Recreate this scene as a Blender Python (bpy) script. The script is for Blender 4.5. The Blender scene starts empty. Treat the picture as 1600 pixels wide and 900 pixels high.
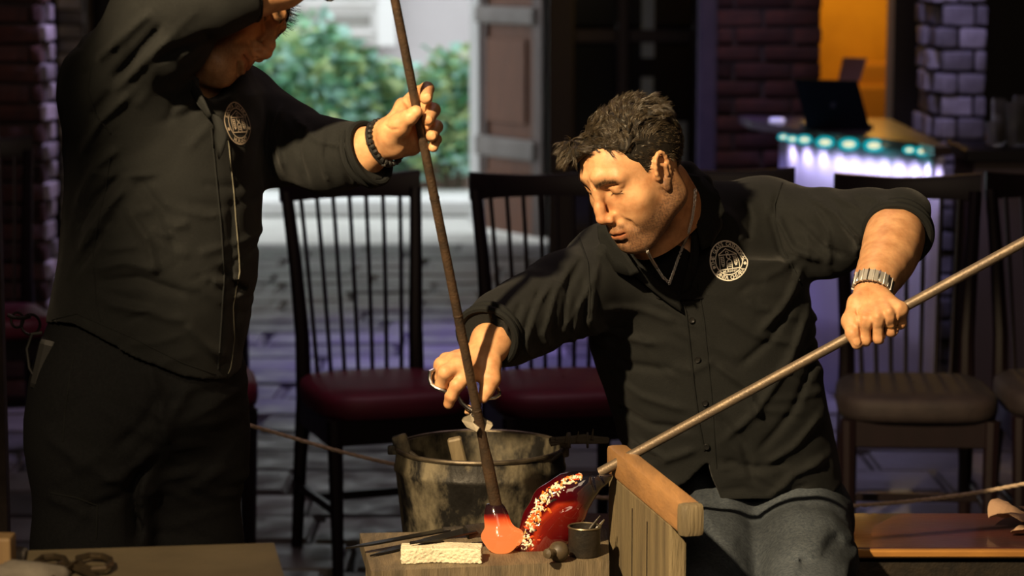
import bpy, bmesh, math, random
import numpy as np
import openvdb as vdb
from mathutils import Vector, Matrix
from mathutils.bvhtree import BVHTree
SC = bpy.context.scene
COL = SC.collection
rnd = random.Random(7)
rng = np.random.default_rng(11)

# ------------------------------------------------------------------ camera
CAM_H, FPX = 1.64, 4000.0
PITCH = math.atan(535 / 4000)
CP, SP = math.cos(PITCH), math.sin(PITCH)
cam = bpy.data.cameras.new('camera'); camo = bpy.data.objects.new('camera', cam); COL.objects.link(camo)
camo.location = (0, 0, CAM_H); camo.rotation_euler = (math.pi / 2 - PITCH, 0, 0)
cam.sensor_width = 36; cam.lens = FPX / 1600 * 36; cam.clip_end = 200; cam.clip_start = .1
cam.dof.use_dof = True; cam.dof.focus_distance = 4.36; cam.dof.aperture_fstop = 4.5
SC.camera = camo
# ------------------------------------------------------------------ sky, lamps, exposure
SC.view_settings.view_transform = 'Standard'; SC.view_settings.look = 'None'
SC.view_settings.gamma = 1; SC.view_settings.exposure = 0.0
SC.cycles.max_bounces = 8; SC.cycles.caustics_reflective = False; SC.cycles.caustics_refractive = False
SC.cycles.sample_clamp_indirect = 4
W = bpy.data.worlds.new('overcast_sky'); SC.world = W; W.use_nodes = True
W.node_tree.nodes['Background'].inputs[0].default_value = (.92, .97, 1.0, 1)
W.node_tree.nodes['Background'].inputs[1].default_value = 2.5

def lamp(name, kind, loc, target, energy, color, size=.3, spot=60, blend=.5, size_y=None):
    l = bpy.data.lights.new(name, kind); o = bpy.data.objects.new(name, l); COL.objects.link(o)
    o.location = loc; l.energy = energy; l.color = color
    if target is not None:
        o.rotation_euler = (Vector(target) - Vector(loc)).to_track_quat('-Z', 'Y').to_euler()
    if kind == 'AREA':
        l.size = size
        if size_y: l.shape = 'RECTANGLE'; l.size_y = size_y
    else: l.shadow_soft_size = size
    if kind == 'SPOT': l.spot_size = math.radians(spot); l.spot_blend = blend
    return o
lamp('key_spot', 'SPOT', (-1.3, 1.75, 3.0), (.27, 4.3, 1.02), 1300, (1.0, .74, .42), .05, 25.5, .5)
lamp('row_fill', 'AREA', (0, 6.0, 3.3), (0, 6.7, .5), 13, (1.0, .72, .78), 1.6, size_y=.5)
lamp('side_fill', 'SPOT', (-1.0, 1.2, 2.5), (-.60, 3.75, .80), 200, (1.0, .74, .44), .06, 22, .8)  # added fill for the table and the standing man's lower clothes
lamp('room_fill', 'AREA', (.3, .2, 2.6), (.1, 4.5, 1.0), 22, (1.0, .74, .50), 1.2)
lamp('bar_purple', 'SPOT', (1.15, 8.1, 2.9), (1.63, 9.35, 1.25), 60, (.52, .45, 1.0), .08, 34, .7)
lamp('brick_warm', 'SPOT', (.75, 9.3, 3.1), (1.0, 10.5, 1.9), 15, (1.0, .55, .40), .1, 60, .8)
lamp('brick_lilac', 'SPOT', (.8, 9.7, 1.85), (.95, 10.5, 1.15), 7, (.6, .52, 1.0), .08, 55, .9)
lamp('pier_wash', 'SPOT', (-.95, 9.12, 2.35), (-1.66, 9.10, 1.25), 60, (.66, .52, 1.0), .05, 70, .6)
lamp('aisle_purple', 'SPOT', (.15, 9.6, 3.3), (.05, 9.9, 0), 520, (.36, .29, 1.0), .3, 56, .8)
lamp('back_room_lamp', 'POINT', (1.5, 11.45, 1.9), None, 26, (1.0, .55, .10), .12)

def P(px, py, Y):
    a = (px - 800) / FPX; b = (450 - py) / FPX
    dy = CP + b * SP; dz = -SP + b * CP
    return np.array([a * Y / dy, Y, CAM_H + dz * Y / dy])
def PPM(Y): return FPX / Y            # pixels per metre
def proj(p):
    z = p[..., 2] - CAM_H; d = p[..., 1] * CP - z * SP
    return 800 + FPX * p[..., 0] / d, 450 - FPX * (p[..., 1] * SP + z * CP) / d

# ------------------------------------------------------------------ materials
def M(name, color=(.5, .5, .5), rough=.6, metal=0., var=None, scale=8., stretch=(1, 1, 1), bump=0., bscale=60.,
      detail=6., spec=.5, coat=0., sss=0., emis=None, estr=0., trans=0., attr=None, sheen=0., ior=None, contrast=(.3, .7), bstretch=None, rough2=None, objc=False):
    """var = second colour mixed in by noise; attr = colour attribute multiplied over the base"""
    m = bpy.data.materials.new(name); m.use_nodes = True
    N, L = m.node_tree.nodes, m.node_tree.links
    b = N['Principled BSDF']
    b.inputs['Base Color'].default_value = (*color, 1); b.inputs['Roughness'].default_value = rough
    b.inputs['Metallic'].default_value = metal; b.inputs['Specular IOR Level'].default_value = spec
    if coat: b.inputs['Coat Weight'].default_value = coat; b.inputs['Coat Roughness'].default_value = .08
    if sss:
        b.inputs['Subsurface Weight'].default_value = sss; b.inputs['Subsurface Radius'].default_value = (1, .3, .12)
        b.inputs['Subsurface Scale'].default_value = .006
    if emis: b.inputs['Emission Color'].default_value = (*emis, 1); b.inputs['Emission Strength'].default_value = estr
    if trans: b.inputs['Transmission Weight'].default_value = trans
    if sheen: b.inputs['Sheen Weight'].default_value = sheen; b.inputs['Sheen Roughness'].default_value = .4
    if ior: b.inputs['IOR'].default_value = ior
    tc = N.new('ShaderNodeTexCoord'); mp = N.new('ShaderNodeMapping'); mp.inputs['Scale'].default_value = stretch
    L.new(tc.outputs['Object'], mp.inputs[0]); out = None
    if var:
        n = N.new('ShaderNodeTexNoise'); n.inputs['Scale'].default_value = scale; n.inputs['Detail'].default_value = detail
        n.inputs['Roughness'].default_value = .62
        L.new(mp.outputs[0], n.inputs['Vector'])
        r = N.new('ShaderNodeValToRGB'); r.color_ramp.elements[0].position = contrast[0]; r.color_ramp.elements[1].position = contrast[1]
        r.color_ramp.elements[0].color = (*color, 1); r.color_ramp.elements[1].color = (*var, 1)
        L.new(n.outputs['Fac'], r.inputs[0]); out = r.outputs[0]
        if rough2 is not None:
            mr = N.new('ShaderNodeMapRange'); mr.inputs['To Min'].default_value = rough; mr.inputs['To Max'].default_value = rough2
            mr.inputs['From Min'].default_value = .35; mr.inputs['From Max'].default_value = .65
            L.new(n.outputs['Fac'], mr.inputs[0]); L.new(mr.outputs[0], b.inputs['Roughness'])
    if objc:
        oi = N.new('ShaderNodeObjectInfo'); hs = N.new('ShaderNodeHueSaturation')
        mr2 = N.new('ShaderNodeMapRange'); mr2.inputs['To Min'].default_value = .55; mr2.inputs['To Max'].default_value = 1.35
        L.new(oi.outputs['Random'], mr2.inputs[0]); L.new(mr2.outputs[0], hs.inputs['Value'])
        if out: L.new(out, hs.inputs['Color'])
        else: hs.inputs['Color'].default_value = (*color, 1)
        out = hs.outputs[0]
    if attr:
        a = N.new('ShaderNodeAttribute'); a.attribute_name = attr
        mx = N.new('ShaderNodeMix'); mx.data_type = 'RGBA'; mx.blend_type = 'MULTIPLY'; mx.inputs[0].default_value = 1
        L.new(a.outputs['Color'], mx.inputs[7])
        if out: L.new(out, mx.inputs[6])
        else: mx.inputs[6].default_value = (*color, 1)
        out = mx.outputs[2]
    if out: L.new(out, b.inputs['Base Color'])
    if bump:
        n2 = N.new('ShaderNodeTexNoise'); n2.inputs['Scale'].default_value = bscale; n2.inputs['Detail'].default_value = 5
        if bstretch:
            mp2 = N.new('ShaderNodeMapping'); mp2.inputs['Scale'].default_value = bstretch
            L.new(tc.outputs['Object'], mp2.inputs[0]); L.new(mp2.outputs[0], n2.inputs['Vector'])
        else: L.new(mp.outputs[0], n2.inputs['Vector'])
        bp = N.new('ShaderNodeBump'); bp.inputs['Strength'].default_value = bump; bp.inputs['Distance'].default_value = .004
        L.new(n2.outputs['Fac'], bp.inputs['Height']); L.new(bp.outputs[0], b.inputs['Normal'])
    return m

# ------------------------------------------------------------------ objects
def tag(o, label=None, cat=None, group=None, kind=None):
    if label: o['label'] = label
    if cat: o['category'] = cat
    if group: o['group'] = group
    if kind: o['kind'] = kind
    return o
def thing(name, label, cat, loc=(0, 0, 0), rz=0, group=None):
    o = bpy.data.objects.new(name, None); COL.objects.link(o); o.empty_display_size = .05
    o.location = loc; o.rotation_euler = (0, 0, rz); return tag(o, label, cat, group)
def mesh_obj(name, v, f, mat, parent=None, smooth=False, attrs=None):
    off = np.zeros(3); q = parent
    while q is not None: off += np.array(q.location); q = q.parent
    me = bpy.data.meshes.new(name); v = np.asarray(v, float) - off
    me.from_pydata(v.tolist(), [], [tuple(int(i) for i in x) for x in f]) if not isinstance(f, np.ndarray) else quads_into(me, v, f)
    if mat: me.materials.append(mat)
    if smooth: me.polygons.foreach_set('use_smooth', [True] * len(me.polygons))
    if attrs:
        for k, c in attrs.items():
            a = me.color_attributes.new(k, 'FLOAT_COLOR', 'POINT')
            a.data.foreach_set('color', np.c_[c, np.ones(len(c))].astype(np.float32).ravel())
    me.update()
    o = bpy.data.objects.new(name, me); COL.objects.link(o); o.parent = parent
    return o
def quads_into(me, v, f):
    n = f.shape[1]
    me.vertices.add(len(v)); me.vertices.foreach_set('co', v.astype(np.float32).ravel())
    me.loops.add(f.size); me.loops.foreach_set('vertex_index', f.astype(np.int32).ravel())
    me.polygons.add(len(f)); me.polygons.foreach_set('loop_start', np.arange(0, f.size, n, dtype=np.int32))
    me.update(calc_edges=True)

class MB:
    def __init__(s): s.v = []; s.f = []; s.cur = Matrix.Identity(4)
    def _add(s, vs, fs):
        b = len(s.v); s.v += [tuple(s.cur @ Vector(x)) for x in vs]; s.f += [tuple(b + i for i in f) for f in fs]
    def box(s, c, d, rot=None, bev=0.):
        """box with chamfered edges"""
        x, y, z = [q / 2 for q in d]; e = min(bev, x * .9, y * .9, z * .9)
        m = Matrix.Translation(c) @ (rot.to_4x4() if rot is not None else Matrix.Identity(4))
        if e <= 0:
            vs = [m @ Vector((i * x, j * y, k * z)) for i in (-1, 1) for j in (-1, 1) for k in (-1, 1)]
            s._add(vs, [(0, 1, 3, 2), (4, 6, 7, 5), (0, 4, 5, 1), (2, 3, 7, 6), (0, 2, 6, 4), (1, 5, 7, 3)]); return s
        bm = bmesh.new(); bmesh.ops.create_cube(bm, size=1)
        for vv in bm.verts: vv.co = Vector((vv.co.x * 2 * x, vv.co.y * 2 * y, vv.co.z * 2 * z))
        bmesh.ops.bevel(bm, geom=bm.edges[:], offset=e, segments=1 if e < .004 else 2, affect='EDGES', profile=.6)
        bm.verts.index_update()
        s._add([m @ vv.co for vv in bm.verts], [[vv.index for vv in ff.verts] for ff in bm.faces]); bm.free(); return s
    def tube(s, pts, r, n=10, closed=False, cap=True, flat=1.0):
        pts = [Vector(p) for p in pts]; k = len(pts); rs = r if hasattr(r, '__len__') else [r] * k
        rings = []; up = None
        for i, p in enumerate(pts):
            if closed: t = pts[(i + 1) % k] - pts[i - 1]
            else: t = pts[min(i + 1, k - 1)] - pts[max(i - 1, 0)]
            t.normalize()
            if up is None: up = t.orthogonal().normalized()
            up = (up - t * up.dot(t)).normalized(); w = t.cross(up)
            rings.append([p + (up * math.cos(a) + w * math.sin(a) * flat) * rs[i] for a in [2 * math.pi * j / n for j in range(n)]])
        vs = [q for R_ in rings for q in R_]; fs = []
        for i in range(k if closed else k - 1):
            a, b = i * n, ((i + 1) % k) * n
            for j in range(n): fs.append((a + j, a + (j + 1) % n, b + (j + 1) % n, b + j))
        if cap and not closed: fs.append(tuple(range(n))[::-1]); fs.append(tuple((k - 1) * n + j for j in range(n)))
        s._add(vs, fs); return s
    def lathe(s, prof, c=(0, 0, 0), n=32, axis=(0, 0, 1)):
        q = Vector((0, 0, 1)).rotation_difference(Vector(axis)); c = Vector(c)
        vs = [c + q @ Vector((r * math.cos(2 * math.pi * j / n), r * math.sin(2 * math.pi * j / n), z)) for r, z in prof for j in range(n)]
        fs = [(i * n + j, i * n + (j + 1) % n, (i + 1) * n + (j + 1) % n, (i + 1) * n + j) for i in range(len(prof) - 1) for j in range(n)]
        s._add(vs, fs); return s
    def prism(s, pts, d):
        """polygon pts (3d, roughly planar) extruded by vector d"""
        d = Vector(d); k = len(pts); a = [Vector(p) for p in pts]
        s._add(a + [p + d for p in a], [tuple(range(k))[::-1], tuple(range(k, 2 * k))] + [(i, (i + 1) % k, k + (i + 1) % k, k + i) for i in range(k)]); return s
    def build(s, name, mat, parent=None, smooth=False):
        o = mesh_obj(name, s.v, s.f, mat, parent)
        bm = bmesh.new(); bm.from_mesh(o.data); bmesh.ops.recalc_face_normals(bm, faces=bm.faces); bm.to_mesh(o.data); bm.free()
        if smooth:
            o.data.polygons.foreach_set('use_smooth', [True] * len(o.data.polygons))
            o.data.set_sharp_from_angle(angle=math.radians(38))
        return o

# ------------------------------------------------------------------ sculpting on a distance field
def smin(a, b, k):
    h = np.maximum(k - np.abs(a - b), 0) / k; return np.minimum(a, b) - h * h * k * .25
class Vol:
    def __init__(s, lo, hi, h, R=None, o=None):
        """optional local frame: R columns = local axes in the world, o = origin"""
        s.lo = np.array(lo, float); s.h = h; s.n = np.ceil((np.array(hi) - s.lo) / h).astype(int) + 1
        s.a = np.full(s.n, .06, np.float32); s.R = R; s.o = o
    def loc(s, p):
        p = np.asarray(p, float); return (p - s.o) @ s.R if s.R is not None else p
    def win(s, lo, hi):
        i0 = np.clip(np.floor((lo - s.lo) / s.h).astype(int), 0, s.n - 1); i1 = np.clip(np.ceil((hi - s.lo) / s.h).astype(int) + 1, 1, s.n)
        sl = tuple(slice(a, max(b, a + 1)) for a, b in zip(i0, i1))
        ax = [(s.lo[i] + s.h * np.arange(sl[i].start, sl[i].stop)).astype(np.float32) for i in range(3)]
        return sl, ax[0][:, None, None], ax[1][None, :, None], ax[2][None, None, :]
    def _put(s, sl, d, k, mode):
        A = s.a[sl]; d = d.astype(np.float32)
        if mode == 'u': s.a[sl] = smin(A, d, k)
        elif mode == 's': s.a[sl] = -smin(-A, d, k)
        elif mode == 'i': s.a[sl] = -smin(-A, -d, k)
    def rc(s, p0, p1, r0, r1, k=.012, mode='u', world=False):
        if world: p0, p1 = s.loc(p0), s.loc(p1)
        p0, p1 = np.array(p0, float), np.array(p1, float); m = max(r0, r1) + k + 3 * s.h
        sl, X, Y, Z = s.win(np.minimum(p0, p1) - m, np.maximum(p0, p1) + m)
        v = p1 - p0; L2 = max(v @ v, 1e-12)
        t = np.clip(((X - p0[0]) * v[0] + (Y - p0[1]) * v[1] + (Z - p0[2]) * v[2]) / L2, 0, 1)
        d = np.sqrt((X - p0[0] - t * v[0]) ** 2 + (Y - p0[1] - t * v[1]) ** 2 + (Z - p0[2] - t * v[2]) ** 2) - (r0 + t * (r1 - r0))
        s._put(sl, d, k, mode); return s
    def chain(s, pts, k=.012, mode='u', world=False):
        """pts: list of (xyz, r)"""
        for (a, ra), (b, rb) in zip(pts, pts[1:]): s.rc(a, b, ra, rb, k, mode, world)
        return s
    def ell(s, c, r, k=.012, mode='u', Rm=None, world=False):
        c = np.array(s.loc(c) if world else c, float); r = np.array(r, float) if hasattr(r, '__len__') else np.array([r] * 3, float)
        m = r.max() + k + 3 * s.h; sl, X, Y, Z = s.win(c - m, c + m)
        x, y, z = X - c[0], Y - c[1], Z - c[2]
        if Rm is not None:
            x, y, z = [x * Rm[0, i] + y * Rm[1, i] + z * Rm[2, i] for i in range(3)]
        k0 = np.sqrt((x / r[0]) ** 2 + (y / r[1]) ** 2 + (z / r[2]) ** 2); k1 = np.sqrt((x / r[0] ** 2) ** 2 + (y / r[1] ** 2) ** 2 + (z / r[2] ** 2) ** 2)
        s._put(sl, k0 * (k0 - 1) / np.maximum(k1, 1e-6), k, mode); return s
    def loft(s, rows, k=.03, p=2.4, mode='u', z1=None, z0=None):
        """rows: (z, cx, cy, a, b) horizontal sections"""
        rows = sorted(rows); A = np.array(rows); z0 = A[0, 0] if z0 is None else z0; z1 = A[-1, 0] if z1 is None else z1
        lo = np.array([(A[:, 1] - A[:, 3]).min(), (A[:, 2] - A[:, 4]).min(), z0]) - k - 3 * s.h
        hi = np.array([(A[:, 1] + A[:, 3]).max(), (A[:, 2] + A[:, 4]).max(), z1]) + k + 3 * s.h
        sl, X, Y, Z = s.win(lo, hi); g = [np.interp(Z, A[:, 0], A[:, i]) for i in range(1, 5)]
        q = (np.abs((X - g[0]) / g[2]) ** p + np.abs((Y - g[1]) / g[3]) ** p) ** (1 / p)
        d = (q - 1) * np.minimum(g[2], g[3]); d = np.maximum(d, np.maximum(Z - z1, z0 - Z)); s._put(sl, d, k, mode); return s
    def fold(s, pts, w, amp, ax=1, lim=None):
        """ridge (amp > 0) or groove along a polyline; distance taken across axis ax; lim = range on that axis"""
        pts = np.array(pts, float); m = w * 2.6; lo = pts.min(0) - m; hi = pts.max(0) + m
        if ax is not None:
            lo[ax], hi[ax] = lim if lim else (s.lo[ax], s.lo[ax] + s.h * s.n[ax])
        sl, X, Y, Z = s.win(lo, hi); C = [X, Y, Z]; best = None
        for i in range(len(pts) - 1):
            v = pts[i + 1] - pts[i]; use = [j for j in range(3) if j != ax]
            L2 = max(sum(v[j] ** 2 for j in use), 1e-12)
            t = np.clip(sum((C[j] - pts[i][j]) * v[j] for j in use) / L2, 0, 1)
            d2 = sum((C[j] - pts[i][j] - t * v[j]) ** 2 for j in use); u = (i + t) / (len(pts) - 1)
            if best is None: best, U = d2, u + 0 * d2
            else:
                c = d2 < best; best = np.where(c, d2, best); U = np.where(c, u, U)
        s.a[sl] -= (amp * np.exp(-best / (w * w) * 1.4) * np.clip(np.sin(np.pi * np.clip(U, .03, .97)) * 2.2, 0, 1)).astype(np.float32); return s
    def fn(s, f):
        sl, X, Y, Z = s.win(s.lo, s.lo + s.h * s.n); f(s.a, X, Y, Z); return s
    def cut(s, p, n, rad):
        """flat cut: removes what lies beyond point p along n, within rad of the axis"""
        p = np.array(p, float); n = np.array(n, float); n /= np.linalg.norm(n); m = rad * 1.5
        sl, X, Y, Z = s.win(p - m, p + m); x, y, z = X - p[0], Y - p[1], Z - p[2]; t = x * n[0] + y * n[1] + z * n[2]
        r = np.sqrt(np.maximum(x * x + y * y + z * z - t * t, 0)); A = s.a[sl]; s.a[sl] = np.where(r < rad, np.maximum(A, t), A).astype(np.float32); return s
    def mesh(s):
        a = np.clip(s.a, -3 * s.h, 3 * s.h); a[[0, -1]] = 3 * s.h; a[:, [0, -1]] = 3 * s.h; a[:, :, [0, -1]] = 3 * s.h
        g = vdb.FloatGrid(3 * s.h); g.copyFromArray(a.astype(np.float32)); v, q = g.convertToQuads(0.0)
        v = v.astype(float) * s.h + s.lo; q = np.asarray(q, np.int64)[:, ::FLIP]
        if s.R is not None: vw = v @ s.R.T + s.o
        else: vw = v
        return vw, q, v
FLIP = 1
def test_flip():
    """make sure the extracted quads face outwards"""
    global FLIP
    V = Vol((-.1,) * 3, (.1,) * 3, .02); V.ell((0, 0, 0), .06); v, q, _ = V.mesh()
    n = np.cross(v[q[:, 1]] - v[q[:, 0]], v[q[:, 2]] - v[q[:, 0]]); c = v[q].mean(1)
    if (n * c).sum() < 0: FLIP = -1
test_flip()
def join(*ms):
    """several (v, q) into one"""
    V, Q, b = [], [], 0
    for v, q in ms: V.append(v); Q.append(q + b); b += len(v)
    return np.concatenate(V), np.concatenate(Q)
def smooth_noise(v, freq, seed, n=10):
    """cheap smooth noise from warped sines"""
    r = np.random.default_rng(seed); out = np.zeros(len(v))
    for i in range(n):
        d = r.normal(size=3); d /= np.linalg.norm(d); w = r.normal(size=3); w /= np.linalg.norm(w)
        out += np.sin(v @ d * freq * r.uniform(.6, 1.6) + r.uniform(0, 6.3) + 1.3 * np.sin(v @ w * freq * .7 + r.uniform(0, 6)))
    return out / n ** .5
def vnormals(v, q):
    n = np.cross(v[q[:, 2]] - v[q[:, 0]], v[q[:, 3]] - v[q[:, 1]]); N = np.zeros_like(v)
    for i in range(4): np.add.at(N, q[:, i], n)
    return N / np.maximum(np.linalg.norm(N, axis=1, keepdims=True), 1e-12)
def bvh_of(*vqs):
    v, q = join(*vqs); return BVHTree.FromPolygons(v.tolist(), q.tolist())
def onto(bvh, px, py):
    """point and normal where the sight line through a photo point meets a surface"""
    o = Vector((0, 0, CAM_H)); d = Vector(P(px, py, 1.0)) - o; d.normalize()
    h = bvh.ray_cast(o, d)
    return (h[0], h[1]) if h[0] is not None else (None, None)
# =================================================================== SETTING
stone_m = M('paving_stone', (.115, .11, .115), .34, var=(.19, .18, .18), scale=7, bump=.6, bscale=24, rough2=.62, objc=True, contrast=(.3, .75))
grout_m = M('floor_bedding', (.03, .028, .028), .8, var=(.05, .047, .045), scale=20)
brick_m = M('dark_red_brick', (.12, .045, .030), .85, var=(.055, .03, .025), scale=14, bump=.8, bscale=45, objc=True)
paint_brick_m = M('whitewashed_brick', (.52, .50, .50), .8, var=(.30, .28, .28), scale=16, bump=.9, bscale=40, objc=True)
mortar_m = M('old_mortar', (.045, .038, .035), .95, var=(.07, .06, .055), scale=20, bump=.5)
mortar2_m = M('pale_mortar', (.14, .13, .13), .95, var=(.08, .075, .075), scale=20, bump=.5)
plaster_m = M('dark_plaster', (.045, .04, .038), .9, var=(.06, .053, .05), scale=3)
ceil_m = M('ceiling_boards', (.05, .042, .038), .9)
pave_out_m = M('courtyard_paving', (.62, .62, .58), .8, var=(.48, .48, .45), scale=3)
house_m = M('pale_render', (.56, .53, .54), .9, var=(.48, .45, .46), scale=1.2)
white_m = M('white_paint', (.80, .80, .79), .6)
shut_m = M('white_shutter', (.74, .73, .72), .6, var=(.60, .58, .56), scale=3)
glassdark_m = M('window_glass_dark', (.30, .29, .27), .3)
door_m = M('brown_door_wood', (.21, .075, .03), .6, var=(.14, .05, .02), scale=9, stretch=(3, 3, .4))
door_dark_m = M('dark_door_wood', (.12, .055, .035), .4, var=(.035, .022, .018), scale=9, stretch=(3, 3, .4))
black_wood_m = M('black_stained_wood', (.012, .010, .010), .5)
pane_m = M('dark_door_glass', (.010, .014, .018), .12)
reflect_m = M('grey_teal_reflection', (.50, .66, .68), .9)
rb = random.Random(3)

def struct(o): o['kind'] = 'structure'; return o
# floor bed plus single stones
floor = struct(MB().box((0, 6.4, -.03), (9, 15.4, .06)).build('floor', grout_m))
stone_meshes = []
for k in range(7):
    bm = bmesh.new(); bmesh.ops.create_cube(bm, size=1)
    for v in bm.verts: v.co = Vector((v.co.x * .60 + rb.uniform(-.012, .012), v.co.y * .30 + rb.uniform(-.008, .008), v.co.z * .03 + (rb.uniform(-.003, .003) if v.co.z > 0 else 0)))
    bmesh.ops.bevel(bm, geom=[e for e in bm.edges if e.verts[0].co.z > 0 or e.verts[1].co.z > 0], offset=.012, segments=2, affect='EDGES')
    me = bpy.data.meshes.new('floor_stone'); bm.to_mesh(me); bm.free(); me.materials.append(stone_m)
    me.polygons.foreach_set('use_smooth', [True] * len(me.polygons)); me.set_sharp_from_angle(angle=.7); stone_meshes.append(me)
cnt = 0; y = 5.75
while y < 13.9:
    hw = 800 / FPX * y + .35; x = -hw + rb.uniform(-.3, 0)
    while x < hw and cnt < 298:
        o = bpy.data.objects.new('floor_stone', stone_meshes[rb.randrange(7)]); COL.objects.link(o); o.parent = floor
        L_ = rb.uniform(.78, 1.25); o.scale = (L_, 1, 1); x += .30 * L_; o.location = (x, y, .006 + rb.uniform(-.002, .004)); x += .30 * L_ + .018
        o.rotation_euler = (rb.uniform(-.006, .006), rb.uniform(-.006, .006), rb.uniform(-.012, .012)); cnt += 1
    y += .318
mb = MB(); y = -1
while y < 5.7:      # nearer than the picture shows
    for x in np.arange(-2.6 + rb.uniform(-.3, 0), 2.6, .63): mb.box((x, y, .005), (.6, .3, .03), bev=.008)
    y += .318
for yy in np.arange(y, 13.9, .318): pass
o = mb.build('floor_stone', stone_m, floor); o['kind'] = 'stuff'

def brick_wall(name, x0, x1, yf, z0, z1, depth, bm_, mm, bw=.25, bh=.068, vis=None, sides=(), jit=.006, maxn=290, side_m=None):
    """front face at y = yf looking at the room; every brick in view its own object"""
    w = struct(MB().box(((x0 + x1) / 2, yf + .012 + depth / 2, (z0 + z1) / 2), (x1 - x0 - .016, depth, z1 - z0)).build(name, mm))
    ms = []
    for k in range(5):
        b = MB().box((0, 0, 0), (bw - .014, .05, bh - .014), bev=.008)
        b.v = [tuple(c + rb.uniform(-.0035, .0035) for c in q) for q in b.v]
        me = bpy.data.meshes.new('brick'); me.from_pydata(b.v, [], b.f); me.materials.append(bm_); me.polygons.foreach_set('use_smooth', [True] * len(me.polygons)); me.set_sharp_from_angle(angle=.9); ms.append(me)
    ms2 = ms
    if side_m:
        ms2 = [q.copy() for q in ms]
        for q in ms2: q.materials.clear(); q.materials.append(side_m)
    n = 0; r = 0; zz = z1
    rest = MB()
    while zz > z0:
        x = x0 - (bw / 2 if r % 2 else 0)
        while x < x1 - .01:
            a, b = max(x, x0), min(x + bw, x1)
            if b - a > .03:
                c = ((a + b) / 2, yf + .025 - rb.uniform(0, jit * 2), zz - bh / 2); px, py = proj(np.array(c))
                if -20 < px < 1620 and -30 < py < 640 and n < maxn:
                    o = bpy.data.objects.new('brick', ms[rb.randrange(5)]); COL.objects.link(o); o.parent = w; o.location = c
                    o.scale = ((b - a) / bw * .985, 1 + rb.uniform(-.1, .2), 1 + rb.uniform(-.06, .04)); o.rotation_euler = (rb.uniform(-.03, .03), 0, rb.uniform(-.03, .03)); n += 1
                else: rest.box(c, ((b - a) - .014, .05, bh - .014))
            x += bw
        for (sx, sgn) in sides:
            yy = yf + (0 if r % 2 else bw * .5)
            while yy < yf + depth:
                L_ = min(bw, yf + depth - yy)
                if L_ > .05:
                    c = (sx - sgn * .02 + sgn * rb.uniform(0, jit * 2), yy + L_ / 2, zz - bh / 2); px, py = proj(np.array(c))
                    if -10 < py < 640 and n < maxn + 90:
                        o = bpy.data.objects.new('brick', ms2[rb.randrange(5)]); COL.objects.link(o); o.parent = w; o.location = c
                        o.scale = (L_ / bw * .97, 1, 1 + rb.uniform(-.06, .04)); o.rotation_euler = (0, rb.uniform(-.03, .03), math.pi / 2 + rb.uniform(-.03, .03)); n += 1
                    else: rest.box(c, (.05, L_ - .014, bh - .014))
                yy += bw
        zz -= bh; r += 1
    if rest.v: o = rest.build('brick', bm_, w); o['kind'] = 'stuff'
    return w
CE = 3.4
struct(MB().box((0, 6.4, CE + .05), (9, 15.6, .1)).build('ceiling', ceil_m))
struct(MB().box((-3.0, 6.4, CE / 2), (.1, 15.4, CE)).build('wall_left', plaster_m))
struct(MB().box((3.2, 6.4, CE / 2), (.1, 15.4, CE)).build('wall_right', plaster_m))
struct(MB().box((0, -1.3, CE / 2), (8, .1, CE)).build('wall_front', plaster_m))
# far wall with the doorway to the courtyard
XL, XR, YD = P(240, 300, 14)[0], P(856, 300, 14)[0], 14.0
far = struct(MB().box(((XL - 3) / 2, YD + .12, CE / 2), (XL + 3, .24, CE)).box(((XL + XR) / 2, YD + .12, (2.5 + CE) / 2), (XR - XL, .24, CE - 2.5)).box(((XR + 3.2) / 2, YD + .12, CE / 2), (3.2 - XR, .24, CE)).build('wall_back', plaster_m))
brick_wall('trim_1', P(88, 0, 13.6)[0], P(132, 0, 13.6)[0], 13.6, 0, CE, .3, M('grey_brick', (.60, .62, .68), .85, var=(.38, .40, .46), scale=14, bump=.8, objc=True), mortar2_m, .26, .075)
struct(MB().box(((P(133, 0, 13.4)[0] + XL) / 2, 13.9, 1.7), (XL - P(133, 0, 13.4)[0], .1, 3.4)).build('wall_inner', black_wood_m))
# brick piers of the room
brick_wall('pier_left', P(-60, 200, 9.0)[0], P(68, 200, 9.0)[0], 9.0, 0, CE, .19, brick_m, mortar_m, .25, .07, sides=((P(68, 200, 9.0)[0], 1),), side_m=paint_brick_m)
brick_wall('wall_bar', P(1100, 100, 10.5)[0], P(1284, 100, 10.5)[0], 10.5, 0, CE, .25, brick_m, mortar_m, .24, .072)
brick_wall('pier_right', P(1469, 100, 9.3)[0], P(1541, 100, 9.3)[0], 9.3, 0, CE, .45, paint_brick_m, mortar_m, .125, .082, jit=.014, sides=((P(1469, 100, 9.3)[0], -1),))
MBx = MB().box((P(1092, 100, 10.4)[0] + .03, 10.36, CE / 2), (.075, .1, CE), bev=.01).build('trim_2', M('weathered_post', (.055, .043, .035), .8, var=(.03, .025, .022), scale=12), None); struct(MBx)
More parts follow.
